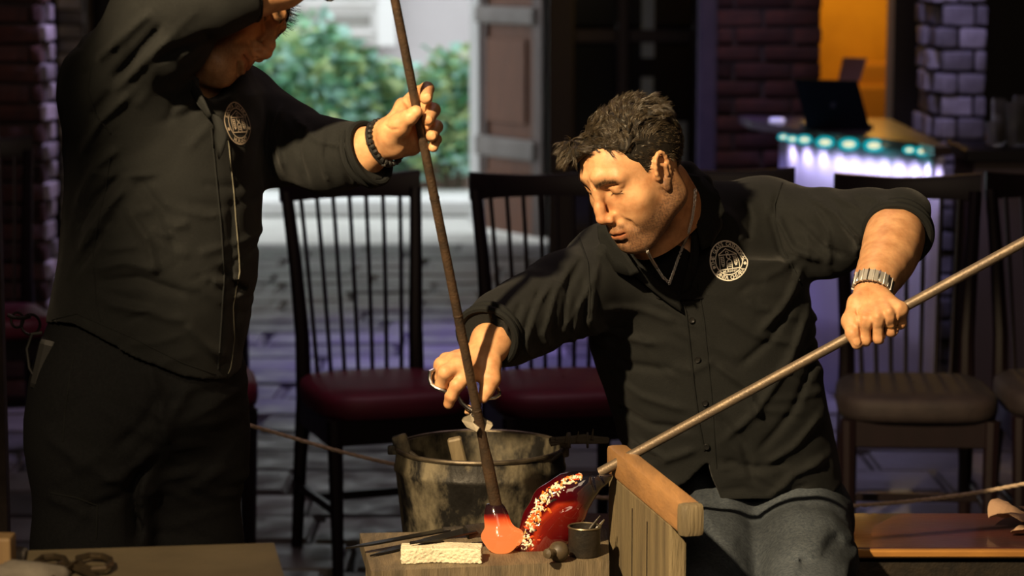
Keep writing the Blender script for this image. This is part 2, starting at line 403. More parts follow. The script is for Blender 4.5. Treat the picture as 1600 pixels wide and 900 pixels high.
# courtyard
struct(MB().box((0, 20, -.12), (30, 12.2, .2)).build('courtyard_ground', pave_out_m))
hs_ = struct(MB().box((0, 19.3, 3.2), (26, .3, 6.6)).build('house_front', house_m))
wn = struct(MB().box((P(528, 0, 19)[0], 19.12, 1.95), (P(612, 0, 19)[0] - P(452, 0, 19)[0], .06, 2.1), bev=.01).build('window_1', shut_m, None))
xs0, xs1 = P(462, 0, 19)[0], P(588, 0, 19)[0]
for k in range(9):
    z = P(0, 40, 19)[2] - .28 + .21 * k
    MB().box(((xs0 + xs1) / 2, 19.08, z), (xs1 - xs0 - .06, .03, .055), Matrix.Rotation(.5, 3, 'X'), .004).build('slat', shut_m, wn)
    if k < 8: MB().box(((xs0 + xs1) / 2, 19.085, z + .105), (xs1 - xs0 - .1, .01, .085)).build('pane', glassdark_m, wn)
MB().box((P(604, 0, 19)[0], 19.06, 1.95), (.13, .07, 2.1), bev=.01).box((P(455, 0, 19)[0], 19.06, 1.95), (.06, .07, 2.1), bev=.01).build('window_frame', white_m, wn)
# planter wall of brick behind the bushes
pb = struct(MB().box((-.9, 17.35, .22), (4.4, .3, .44), bev=.02).build('planter', M('planter_brick', (.26, .16, .12), .9, var=(.16, .11, .09), scale=9, bump=.4)))
struct(MB().box((-1.0, 16.1, .035), (5.2, .8, .09), bev=.02).build('kerb', white_m))
leaf_ms = [M('leaf_' + n_, c, .5, var=v_, scale=2, spec=.5) for n_, c, v_ in (('green', (.14, .40, .20), (.28, .52, .32)), ('yellow', (.52, .62, .28), (.30, .48, .20)), ('bluish_highlight', (.28, .55, .46), (.48, .72, .64)))]  # bluish-white leaves stand for highlights on the foliage
stem_m = M('bush_stem', (.10, .075, .05), .9)
def bush(cx, cy, rx, ry, zc, rz_, n, seed, label):
    t = thing('bush', label, 'bush', (cx, cy, 0)); g = np.random.default_rng(seed)
    cl = g.normal(size=(26, 3)); cl /= np.linalg.norm(cl, axis=1, keepdims=True); cl = cl * (g.uniform(.35, .95, 26)[:, None]) * (rx, ry, rz_) + (cx, cy, zc); cl[:, 2] = np.maximum(cl[:, 2], .12)
    for k in range(3):
        m = n // 3; c = cl[g.integers(0, 26, m)] + g.normal(size=(m, 3)) * (.10, .07, .10); c[:, 2] = np.abs(c[:, 2]) + .01
        d = g.normal(size=(m, 3)); d[:, 2] = np.abs(d[:, 2]) * .3; d /= np.linalg.norm(d, axis=1, keepdims=True); s = np.cross(d, g.normal(size=(m, 3))); s /= np.linalg.norm(s, axis=1, keepdims=True)
        L_ = g.uniform(.045, .085, m)[:, None]; nn = np.cross(d, s)
        v = np.stack([c - d * L_, c - s * L_ * .5 + nn * L_ * .12, c + d * L_ - nn * L_ * .15, c + s * L_ * .5 + nn * L_ * .12], 1).reshape(-1, 3); q = np.arange(m * 4).reshape(-1, 4)
        o = mesh_obj('foliage', v, q, leaf_ms[k], t); o['kind'] = 'stuff'
    mb = MB()
    for k in range(9):
        a = k * .7; mb.tube([(cx + .05 * math.cos(a), cy + .05 * math.sin(a), 0), (cx + rx * .3 * math.cos(a), cy + ry * .3 * math.sin(a), zc * .7), (cx + rx * .7 * math.cos(a), cy + ry * .6 * math.sin(a), zc + rz_ * .4)], [.016, .011, .004], 5)
    mb.build('stem', stem_m, t); return t
bush(P(430, 0, 16.8)[0], 16.8, .26, .16, .62, .40, 3000, 1, 'blue-green bush behind the standing man\'s raised elbow and face')
bush(P(525, 0, 16.6)[0], 16.6, .24, .16, .60, .46, 3200, 2, 'tallest yellow-green bush in the middle of the courtyard')
bush(P(615, 0, 16.95)[0], 16.95, .20, .14, .46, .30, 1700, 3, 'low green bush to the left of the hand on the rod')
bush(P(706, 0, 16.5)[0], 16.5, .24, .16, .55, .28, 2300, 4, 'light green bush beside the white door jamb')
bush(P(335, 0, 16.95)[0], 16.95, .18, .14, .6, .40, 1400, 5, 'bush mostly hidden behind the standing man')
# wooden door leaf standing open, white jamb, dark doors to its right
jx = XR
xa, xb = P(744, 100, 14.85)[0], P(853, 100, 14.2)[0]
dr = struct(thing('door_1', None, None, (0, 0, 0)))
dA, dB = Vector((xa, 14.85, 0)), Vector((xb, 14.2, 0)); dd_ = (dB - dA); dl = dd_.length; dang = math.atan2(dd_.y, dd_.x); Rd = Matrix.Rotation(dang, 3, 'Z')
def dpiece(n, u0, u1, z0, z1, th, mat, off=0., bev=.006, smooth=False):
    c = dA + dd_.normalized() * ((u0 + u1) / 2 * dl) + Rd @ Vector((0, off, 0)); return MB().box((c.x, c.y, (z0 + z1) / 2), ((u1 - u0) * dl, th, z1 - z0), Rd, bev).build(n, mat, dr)
rail_m = M('grey_door_rail', (.27, .24, .22), .5, var=(.18, .155, .14), scale=8)  # two rails in a paler grey than the rest of the door
dpiece('edge_post', -.02, .12, .02, 2.42, .075, white_m); dpiece('stile', .12, .20, .02, 2.4, .05, door_dark_m); dpiece('stile', .86, 1, .02, 2.4, .05, door_dark_m)
dpiece('rail', .1, .86, .02, .36, .045, door_m); dpiece('rail', .06, .92, .44, .56, .07, rail_m, -.01, .02); dpiece('rail', .06, .92, 1.20, 1.30, .07, rail_m, -.01, .02); dpiece('rail', .1, .86, 2.2, 2.4, .045, door_m)
dpiece('panel', .1, .86, .36, .44, .03, door_m); dpiece('panel', .10, .86, .56, 1.2, .022, door_m, .004); dpiece('panel', .2, .76, .64, 1.12, .04, door_m, -.004, .012); dpiece('panel', .10, .86, 1.30, 2.2, .022, door_m, .004)
dk = struct(thing('door_2', None, None, (0, 0, 0)))
x0, x1 = P(856, 0, 13.2)[0], P(1100, 0, 13.2)[0]
for a, b in ((0, .17), (.44, .52), (.93, 1.0)): MB().box((x0 + (x1 - x0) * (a + b) / 2, 13.2, 1.3), ((x1 - x0) * (b - a), .07, 2.6), bev=.01).build('stile', black_wood_m, dk)
for a, b in ((.17, .44), (.52, .93)):
    for z0_, z1_ in ((0, .5), (.5, 1.15), (1.22, 2.4)):
        MB().box((x0 + (x1 - x0) * (a + b) / 2, 13.23, (z0_ + z1_) / 2), ((x1 - x0) * (b - a), .012, z1_ - z0_ - .03)).build('pane', pane_m, dk)
    MB().box((x0 + (x1 - x0) * (a + b) / 2, 13.2, 1.18), ((x1 - x0) * (b - a), .06, .07), bev=.008).box((x0 + (x1 - x0) * (a + b) / 2, 13.2, .10), ((x1 - x0) * (b - a), .06, .2), bev=.008).build('rail', black_wood_m, dk)
cu = MB()
for (u0_, u1_, z0_, z1_) in ((.60, .68, .73, .97), (.60, .685, 1.07, 1.6), (.80, .90, .03, .74)):
    n_ = 5; a = x0 + (x1 - x0) * u0_; b = x0 + (x1 - x0) * u1_
    cu.prism([(a + (b - a) * i / n_, 13.17 + .012 * (i % 2), z0_) for i in range(n_ + 1)] + [(b - (b - a) * i / n_, 13.19 + .012 * (i % 2), z0_) for i in range(n_ + 1)], (0, 0, z1_ - z0_))
o = cu.build('pane_reflection', reflect_m, dk)  # pale strips stand for light reflected in the dark door panes
# yellow room seen past the bar
struct(MB().box((1.75, 12.2, 1.7), (1.4, .08, 3.4)).build('wall_yellow', M('yellow_plaster', (.80, .42, .04), .8, var=(.66, .33, .03), scale=5)))
struct(MB().box((P(1392, 0, 10.6)[0] + .55, 10.6, 1.7), (1.1, .2, 3.4)).build('wall_niche', black_wood_m))
wd = MB().box((P(1343, 100, 12.0)[0] + .04, 12.0, .5), (.36, .22, 1.0), bev=.02).box((P(1343, 100, 12.0)[0] + .06, 12.0, 1.04), (.28, .16, .12), bev=.02).build('plinth', M('ochre_stone', (.55, .25, .03), .7), None); tag(wd, 'ochre stepped plinth against the yellow wall behind the bar', 'plinth')

# =================================================================== CHAIRS
chair_m = M('dark_mahogany', (.009, .0035, .0050), .42, var=(.006, .0025, .0035), scale=10, stretch=(2, 2, .4), spec=.4)
seat_m = M('burgundy_leatherette', (.15, .012, .030), .55, var=(.10, .009, .022), scale=12, bump=.15, bscale=160)
seat_dark_m = M('worn_dark_leatherette', (.010, .005, .006), .75, var=(.022, .013, .012), scale=18, bump=.3, bscale=120)
def make_chair(label, seat, group='slat-back chairs in the row'):
    t = thing('dining_chair', label, 'chair', (0, 0, 0), 0, group)
    # seat cushion: bowed front, rounded edge
    n = 20; prof = []
    for i in range(n * 2):
        a = 2 * math.pi * i / (n * 2); sx = math.copysign(abs(math.cos(a)) ** .45, math.cos(a)); sy = math.copysign(abs(math.sin(a)) ** .5, math.sin(a))
        w = .213 - .022 * (sy + 1) / 2; prof.append((sx * w, sy * .212 - .012 * (1 - sx * sx) * (sy < 0)))
    V_, F_ = [], []; lay = ((.93, .438), (.985, .444), (1.0, .458), (1.0, .478), (.985, .492), (.93, .502), (.6, .508), (.02, .510))
    for s, z in lay: V_ += [(x * s, y * s, z) for x, y in prof]
    k = len(prof)
    for l in range(len(lay) - 1): F_ += [(l * k + i, l * k + (i + 1) % k, (l + 1) * k + (i + 1) % k, (l + 1) * k + i) for i in range(k)]
    F_.append(tuple(range(k))[::-1]); mesh_obj('seat', V_, F_, seat, t, True)
    ap = MB().box((0, -.175, .405), (.37, .022, .07), bev=.003).box((0, .165, .405), (.33, .022, .07), bev=.003)
    for s in (-1, 1): ap.box((s * .178, 0, .405), (.022, .33, .07), Matrix.Rotation(s * .06, 3, 'Z'), .003)
    ap.build('apron', chair_m, t)
    for s in (-1, 1):
        MB().tube([(s * .182, -.178, .44), (s * .180, -.180, .3), (s * .178, -.186, .0)], [.0215, .020, .0145], 8).build('leg', chair_m, t, True)
        # back leg runs up into the back post, splayed and raked
        pp = [(s * .170, .235, 0), (s * .166, .205, .25), (s * .160, .180, .44), (s * .160, .190, .60), (s * .170, .215, .80), (s * .182, .252, .985)]
        MB().tube(pp, [.016, .019, .0225, .0205, .0185, .017], 8).build('leg', chair_m, t, True)
    for yz in (.20,):
        for s in (-1, 1): MB().box((s * .180, .01, yz), (.018, .37, .022), bev=.003).build('stretcher', chair_m, t)
    MB().box((0, .01, .20), (.35, .018, .022), bev=.003).build('stretcher', chair_m, t)
    MB().tube([(-.150, .185, .488), (-.07, .192, .488), (.07, .192, .488), (.150, .185, .488)], .0125, 8).build('back_rail', chair_m, t, True)
    for i in range(7):
        u = (i - 3) / 3; pts_ = []
        for j in range(7):
            q = j / 6; z = .485 + q * .48; pts_.append((u * (.118 + .022 * q), .190 + .07 * q * q + .012 * math.sin(q * 3.14) - .0 + .012 * (1 - u * u), z))
        MB().tube(pts_, .0082, 6, flat=.62).build('slat', chair_m, t, True)
    cr = MB(); N_ = 14; prev = None; vs = []; fs = []
    for i in range(N_ + 1):
        u = i / N_ * 2 - 1; x = u * .196; y = .262 + .022 * (1 - u * u); zt = 1.030 + .004 * abs(u) - .010 * (1 - u * u); zb = .958 + .006 * (1 - u * u)
        vs += [(x, y - .012, zb), (x, y + .012, zb), (x, y + .018, (zb + zt) / 2 + .01), (x, y + .014, zt), (x, y - .008, zt), (x, y - .013, zt - .012)]
    for i in range(N_):
        for j in range(6): fs.append((i * 6 + j, i * 6 + (j + 1) % 6, (i + 1) * 6 + (j + 1) % 6, (i + 1) * 6 + j))
    fs += [tuple(range(6))[::-1], tuple(N_ * 6 + j for j in range(6))]; cr._add(vs, fs); cr.build('crest_rail', chair_m, t, True)
    return t
def dup(root, loc, rz, label):
    r = root.copy(); COL.objects.link(r); r.location = loc; r.rotation_euler = (0, 0, rz); r['label'] = label
    for ch in list(root.children):
        c = ch.copy(); COL.objects.link(c); c.parent = r
    return r
ch1 = make_chair('slat-back chair with burgundy seat left of the bucket, between the two men', seat_m)
kids1 = ch1
spots = [((-.345, 6.66, 0), .36), ((.135, 6.68, 0), .22), ((.57, 6.8, 0), -.06), ((-.885, 6.75, 0), .10), ((-1.66, 7.95, 0), .3)]
labs = [None, 'slat-back chair with burgundy seat directly behind the shears and bucket', 'slat-back chair mostly hidden behind the seated man, crest rail above his shoulder',
        'chair behind the standing man, a burgundy seat edge beside his thigh', 'dark chair farther back by the brick pier at the left edge']
for i, (l, r) in enumerate(spots):
    if i: dup(ch1, l, r, labs[i])
ch1.location = spots[0][0]; ch1.rotation_euler = (0, 0, spots[0][1])
ch4 = make_chair('black chair with worn dark seat behind the watch hand', seat_dark_m); c5 = dup(ch4, (1.485, 6.66, 0), .02, 'black chair at the right edge, behind the end of the blowpipe'); ch4.location = (1.05, 6.6, 0); ch4.rotation_euler = (0, 0, -.05)
# =================================================================== PEOPLE
skin_m = M('skin', (.60, .325, .160), .50, var=(.40, .185, .080), scale=42, sss=.12, bump=.07, bscale=620, attr='tint', contrast=(.38, .72), spec=.32)
shirt_m = M('black_cotton', (.0060, .0068, .0070), .85, var=(.0100, .0108, .0108), scale=300, bump=.35, bscale=900, spec=.22, sheen=.05)
shirt_edge_m = M('black_cotton_seam', (.0075, .0083, .0084), .85, bump=.3, bscale=700, spec=.2)
stitch_m = M('pale_stitching', (.10, .095, .07), .8)
tee_m = M('black_jersey', (.008, .008, .009), .95, bump=.2, bscale=600, spec=.15)
denim_m = M('denim', (.028, .036, .050), .9, var=(.072, .084, .100), scale=190, stretch=(1, 1, .35), bump=.5, bscale=620, attr='tint', spec=.15)
twill_m = M('black_twill', (.0055, .006, .007), .9, var=(.009, .0095, .0105), scale=220, bump=.3, bscale=600, spec=.15)
hair_m = M('dark_brown_hair', (.009, .007, .005), .7, spec=.2)
hair2_m = M('black_hair', (.008, .007, .006), .45, spec=.5)
steel_m = M('polished_steel', (.62, .60, .57), .22, metal=1., bump=.1, bscale=90)
silver_m = M('silver', (.78, .76, .72), .42, metal=.55)
gold_m = M('gold', (.85, .62, .28), .2, metal=1.)
embroid_m = M('white_embroidery', (.78, .75, .67), .85, bump=.3, bscale=1500)
embroid2_m = M('tan_embroidery', (.36, .29, .22), .85)
black_m = M('black_leather', (.005, .005, .005), .6)
button_m = M('black_button', (.012, .012, .012), .25)
shoe_m = M('black_shoe_leather', (.012, .011, .011), .4)

def frame(f, u):
    f = np.array(f, float); f /= np.linalg.norm(f); u = np.array(u, float); u -= f * (u @ f); u /= np.linalg.norm(u)
    return np.column_stack([f, np.cross(u, f), u])

def sculpt_head(R, o, h=.0016, brow=1.0, full=1.0):
    """x forward, y to its left, z up, origin between the ears at eye height"""
    V = Vol((-.125, -.1, -.175), (.14, .1, .145), h, R, np.array(o, float))
    V.ell((-.012, 0, .026), (.089, .072, .075)).ell((.040, 0, .036), (.052, .058, .052), .02)
    V.ell((.030, 0, -.030), (.060, .060, .080), .03)
    for s in (-1, 1):
        V.rc((-.004, s * .050, -.058), (.058, s * .020, -.098), .020, .019, .03)           # jaw
        V.rc((-.006, s * .056, -.015), (-.004, s * .050, -.058), .018, .020, .03)
        V.ell((.058, s * .042, -.020), (.020, .020, .015), .03)                             # cheekbone
        V.ell((.062, s * .034, -.048), (.018, .016, .024), .03)
        V.rc((.086, s * .010, .031), (.074, s * .044, .030), .0095 * brow, .0085, .018)    # brow
    V.rc((.074, -.010, -.098), (.074, .010, -.098), .021, .021, .02).ell((.082, 0, -.098), (.014, .018, .013), .02)
    V.ell((.079, 0, -.062), (.022, .029, .027), .022)                                       # muzzle
    for s in (-1, 1):
        V.ell((.094, s * .031, .012), (.016, .018, .0125), .014, 's')                       # socket
        V.ell((.0715, s * .032, .0120), .0152, .004)                                        # lids over the eyeball
        V.rc((.083, s * .018, .0200), (.076, s * .046, .0180), .0036, .0032, .006, 'u')       # upper lid fold
        V.rc((.0885, s * .020, .0215), (.080, s * .044, .0215), .0014, .0012, .004, 's')
        V.rc((.0855, s * .0195, .0055), (.078, s * .0435, .006), .0014, .0012, .003, 's')     # lash slit
        V.rc((.082, s * .020, -.002), (.074, s * .043, .000), .003, .003, .008)             # lower lid
        V.rc((.080, s * .022, -.009), (.072, s * .038, -.010), .0015, .001, .006, 's')
    V.chain([((.085, 0, .030), .0088), ((.095, 0, .012), .0066), ((.106, 0, -.010), .0076), ((.1115, 0, -.026), .0098)], .010)
    V.ell((.106, 0, -.031), (.010, .009, .0085), .008)
    for s in (-1, 1):
        V.ell((.100, s * .0125, -.0345), (.0105, .0068, .0078), .007)
        V.ell((.106, s * .0068, -.0425), (.0055, .0034, .003), .004, 's')
        V.rc((.099, s * .0195, -.030), (.098, s * .0185, -.040), .0014, .0014, .005, 's')
    V.rc((.100, 0, -.043), (.097, 0, -.054), .0052, .006, .012)
    V.rc((.1055, 0, -.046), (.1045, 0, -.055), .0017, .002, .004, 's')
    V.chain([((.084, -.024, -.0655), .0042), ((.0975, -.009, -.0615), .0062), ((.0995, 0, -.062), .006), ((.0975, .009, -.0615), .0062), ((.084, .024, -.0655), .0042)], .006)
    V.chain([((.083, -.021, -.069), .0042), ((.096, -.008, -.0745), .0072), ((.096, .008, -.0745), .0072), ((.083, .021, -.069), .0042)], .006)
    V.chain([((.088, -.027, -.0668), .0014), ((.1045, -.008, -.0672), .0021), ((.1045, .008, -.0672), .0021), ((.088, .027, -.0668), .0014)], .003, 's')
    V.chain([((.098, -.012, -.083), .002), ((.098, .012, -.083), .002)], .010, 's')
    for s in (-1, 1):
        V.chain([((.098, s * .0215, -.036), .0012), ((.0905, s * .033, -.052), .0014), ((.085, s * .036, -.064), .001)], .012, 's')
        V.rc((.099, s * .006, .044), (.096, s * .005, .026), .0014, .0012, .007, 's').ell((.088, s * .014, .046), (.010, .010, .007), .012)
        # ear
        e = np.array((.012, s * .0700, -.001)); t = s * .0125
        V.rc((.012, s * .066, .010), (.014, s * .065, -.018), .010, .007, .01)
        loop = []
        for a in np.linspace(-.4, 4.9, 15):
            loop.append((e + np.array((-.0025 + .0150 * math.cos(a) - .010 * max(math.sin(a), 0) * .5, t * (.35 + .75 * max(0, math.sin(a * .6 + .6))), .006 + .0275 * math.sin(a))), .0034))
        V.chain(loop, .003)
        V.ell(e + np.array((-.006, s * .004, .004)), (.0145, .0045, .025), .005)
        V.ell(e + np.array((-.001, s * .010, -.002)), (.0065, .008, .011), .004, 's')
        V.chain([(e + np.array((.001, s * .010, .018)), .0024), (e + np.array((-.010, s * .011, .006)), .0028), (e + np.array((-.007, s * .010, -.010)), .0026)], .004)
        V.ell(e + np.array((.003, s * .0065, -.026)), (.0072, .0042, .0095), .006)
        V.ell(e + np.array((.011, s * .004, -.004)), (.004, .005, .006), .004)
    return V
def face_tint(vl, beard=.6, lips=(.78, .55, .52)):
    """colours that belong to the skin itself: stubble, brows, lashes, lips"""
    x, y, z = vl.T; t = np.ones((len(vl), 3)); ya = np.abs(y)
    n = .5 + .5 * np.clip(smooth_noise(vl, 1300, 3, 14) * .9, -1, 1)
    def g(v, a, b): return np.clip((v - a) / (b - a), 0, 1)
    line = -.026 - .32 * x + .0 * ya
    b = g(-z, -(line + .010), -(line - .016)) * g(x, -.028, -.006) * g(z, -.155, -.125)
    side = g(ya, .045, .058) * g(-z, -.012, .02) * g(x, -.02, .0) * g(-x, -.035, -.02)
    b = np.maximum(b, side)
    b *= 1 - .75 * np.exp(-(((x - .098) / .012) ** 2 + (ya / .022) ** 2 + ((z + .069) / .008) ** 2))
    mus = np.exp(-(((z + .053) / .0055) ** 2 + np.maximum(ya - .022, 0) ** 2 / .00002)) * (x > .08)
    gt = np.exp(-(((z + .100) / .015) ** 2 + (ya / .018) ** 2)) * (x > .06)
    b = np.clip(b + .7 * mus + .6 * gt, 0, 1) * (.68 + .32 * n) * beard
    t *= 1 - b[:, None] * np.array((.80, .80, .76))
    ub = .0325 + .10 * (ya - .02) * (ya < .034) - .25 * np.maximum(ya - .034, 0)
    br = np.exp(-((z - ub) / .0068) ** 2) * g(ya, .006, .012) * g(-ya, -.054, -.046) * (x > .04) * (.65 + .35 * n)
    t *= 1 - .95 * np.clip(br * 1.25, 0, 1)[:, None]
    lz = .0058 + .0006 * 0; ls = np.exp(-((z - lz + .9 * (ya - .032) ** 2 * 20) / .0017) ** 2) * g(ya, .017, .021) * g(-ya, -.048, -.044) * (x > .06)
    t *= 1 - .93 * ls[:, None]
    sh = np.exp(-(((z + .003) / .007) ** 2 + ((ya - .03) / .016) ** 2)) * (x > .06); t *= 1 - sh[:, None] * np.array((.12, .2, .2))
    lp = np.exp(-(((z + .0675) / .0085) ** 4)) * g(-ya, -.027, -.020) * (x > .083); t *= 1 - lp[:, None] * (1 - np.array(lips))
    red = np.exp(-(((x - .11) / .02) ** 2 + (ya / .02) ** 2 + ((z + .03) / .02) ** 2)); t *= 1 - red[:, None] * np.array((0, .14, .16))
    return np.clip(t, 0, 1)
def hairline(x, ay, front=.080):
    z = np.interp(x, [-.12, -.034, -.018, -.014, .015, .018, .030, .034, .048, .062, .09], [-.060, -.060, -.048, .022, .022, -.018, -.018, .030, .054, front - .004, front])
    return z + np.where(x > .045, .012 * np.clip((ay - .028) / .02, 0, 1), 0)
def hair_cap(V, front=.080, fat=.007):
    V.ell((-.013, 0, .027), (.089 + fat, .072 + fat, .075 + fat)).ell((.040, 0, .037), (.052 + fat * .9, .058 + fat * .8, .052 + fat), .02)
    def f(a, X, Y, Z):
        d = (hairline(X + 0 * Y, np.abs(Y) + 0 * X, front) + .0022 * np.sin(X * 420 + Y * 310) + .0018 * np.sin(Y * 700 + X * 150) - Z) * .55
        d = np.maximum(d, -smin(-a, -d, .010)); a[:] = np.maximum(a, d) * 1.0
    return V.fn(f)
def strands(name, roots, dirs, lens, mat, parent, R, o, r=.0007, seg=6, curl=.4, seed=1, drop=0., lock=1, spread=.002):
    """hair as tapered, bent locks; roots and dirs in the local frame of the head"""
    g = np.random.default_rng(seed)
    if lock > 1:
        k0 = len(roots); roots = np.repeat(roots, lock, 0) + g.normal(size=(k0 * lock, 3)) * spread; dirs = np.repeat(dirs, lock, 0) + g.normal(size=(k0 * lock, 3)) * .06; lens = np.repeat(lens, lock) * g.uniform(.8, 1.1, k0 * lock)
    n = len(roots); V = np.zeros((n, seg + 1, 3, 3)); p = roots.copy(); d = dirs / np.linalg.norm(dirs, axis=1, keepdims=True)
    ph = np.repeat(g.uniform(0, 6.3, n // lock), lock); cl = np.repeat(g.uniform(.4, 1.3, n // lock), lock) * curl
    ax = np.cross(d, np.repeat(g.normal(size=(n // lock, 3)), lock, 0)); ax /= np.linalg.norm(ax, axis=1, keepdims=True); side = np.cross(d, ax)
    for i in range(seg + 1):
        t = i / seg; rr = r * (1 - .85 * t) * (1.2 if i else .8)
        for j in range(3):
            a = 2.0944 * j; V[:, i, j] = p + (ax * math.cos(a) + side * math.sin(a)) * rr
        w = (ax * np.cos(ph + t * 5)[:, None] + side * np.sin(ph + t * 5)[:, None]) * cl[:, None]
        dd = d + w + np.array((0, 0, -drop * t)); dd /= np.linalg.norm(dd, axis=1, keepdims=True); p = p + dd * (lens / seg)[:, None]
    vw = (V.reshape(-1, 3) @ R.T) + o
    base = (np.arange(n) * (seg + 1) * 3)[:, None, None, None]; i = np.arange(seg)[None, :, None, None] * 3; j = np.arange(3)[None, None, :, None]
    jn = (j + 1) % 3; q = np.concatenate([base + i + j, base + i + jn, base + i + 3 + jn, base + i + 3 + j], -1).reshape(-1, 4)
    return mesh_obj(name, vw, q, mat, parent, True)

def hand(V, wrist, wr, fingers, thumb, palm_r=.0145, wtip=None):
    """every finger is its own chain of joints in space; the palm is webbed between wrist and knuckles"""
    for f in fingers:
        V.rc(wrist, f[0][0], wr * .62, palm_r, .016, world=True)
        V.chain(f, .0035, world=True)
        for (p, r) in f[1:-1]: V.ell(p, r * 1.03, .002, world=True)           # knuckle
    for a, b in zip(fingers, fingers[1:]): V.rc(a[0][0], b[0][0], palm_r * .82, palm_r * .82, .008, world=True)
    V.rc(wrist, thumb[0][0], wr * .7, thumb[0][1], .016, world=True); V.chain(thumb, .006, world=True)
    V.rc(thumb[1][0], fingers[0][0][0], thumb[1][1] * .7, palm_r * .6, .014, world=True)
def nail(V, tip, d, r): V.ell(tip, r, .002, world=True)
def pts(*a): return [(P(x, y, Y), r) for x, y, Y, r in a]

def random_folds(V, n, box, seed, amp=(.0015, .004), ln=(.04, .14), w=(.006, .014), ang=(0, 3.14), lim=None):
    g = np.random.default_rng(seed)
    for i in range(n):
        x0, x1, y0, y1, Y = box; px, py = g.uniform(x0, x1), g.uniform(y0, y1); a = g.uniform(*ang); L_ = g.uniform(*ln) * PPM(Y)
        q = [P(px, py, Y), P(px + math.cos(a) * L_ * .5 + g.normal() * 6, py + math.sin(a) * L_ * .5 + g.normal() * 6, Y), P(px + math.cos(a) * L_, py + math.sin(a) * L_, Y)]
        V.fold(q, g.uniform(*w) * .85, 1.2 * g.uniform(*amp) * g.choice([1, 1, -1]), lim=lim)
def F(V, Y, w, amp, *p, lim=None): V.fold([P(x, y, Y) for x, y in p], w * (.85 if w > .004 else 1), amp * (1.35 if w > .004 else 1), lim=lim)

def flap(name, px, th, mat, parent, sub=2):
    """a turned cloth piece (collar, lapel) given by its corners in space"""
    bm = bmesh.new(); c = [bm.verts.new(P(*q)) for q in px]; bm.faces.new(c)
    bmesh.ops.triangulate(bm, faces=bm.faces[:]); bmesh.ops.subdivide_edges(bm, edges=bm.edges[:], cuts=sub, use_grid_fill=True)
    bmesh.ops.solidify(bm, geom=bm.faces[:], thickness=th)
    bmesh.ops.bevel(bm, geom=[e for e in bm.edges if e.calc_face_angle(0) > .9], offset=th * .35, segments=2, affect='EDGES')
    bmesh.ops.recalc_face_normals(bm, faces=bm.faces[:])
    vs = [v.co[:] for v in bm.verts]; bm.verts.index_update(); fs = [[v.index for v in f.verts] for f in bm.faces]; bm.free()
    vs = np.array(vs); vs = vs + (smooth_noise(vs, 55, 5)[:, None] * np.array((.0, .0012, .0)))
    return mesh_obj(name, vs, fs, mat, parent, True)
def seam(name, bvh, px, r, mat, parent, lift=0., n=8, step=8):
    out = []
    for (x0, y0), (x1, y1) in zip(px, px[1:]):
        k = max(2, int(math.hypot(x1 - x0, y1 - y0) / step))
        for i in range(k):
            h, nn = onto(bvh, x0 + (x1 - x0) * i / k, y0 + (y1 - y0) * i / k)
            if h is not None: out.append(h + nn * lift)
    if len(out) < 3: return None
    return MB().tube(out, r, n).build(name, mat, parent, True)

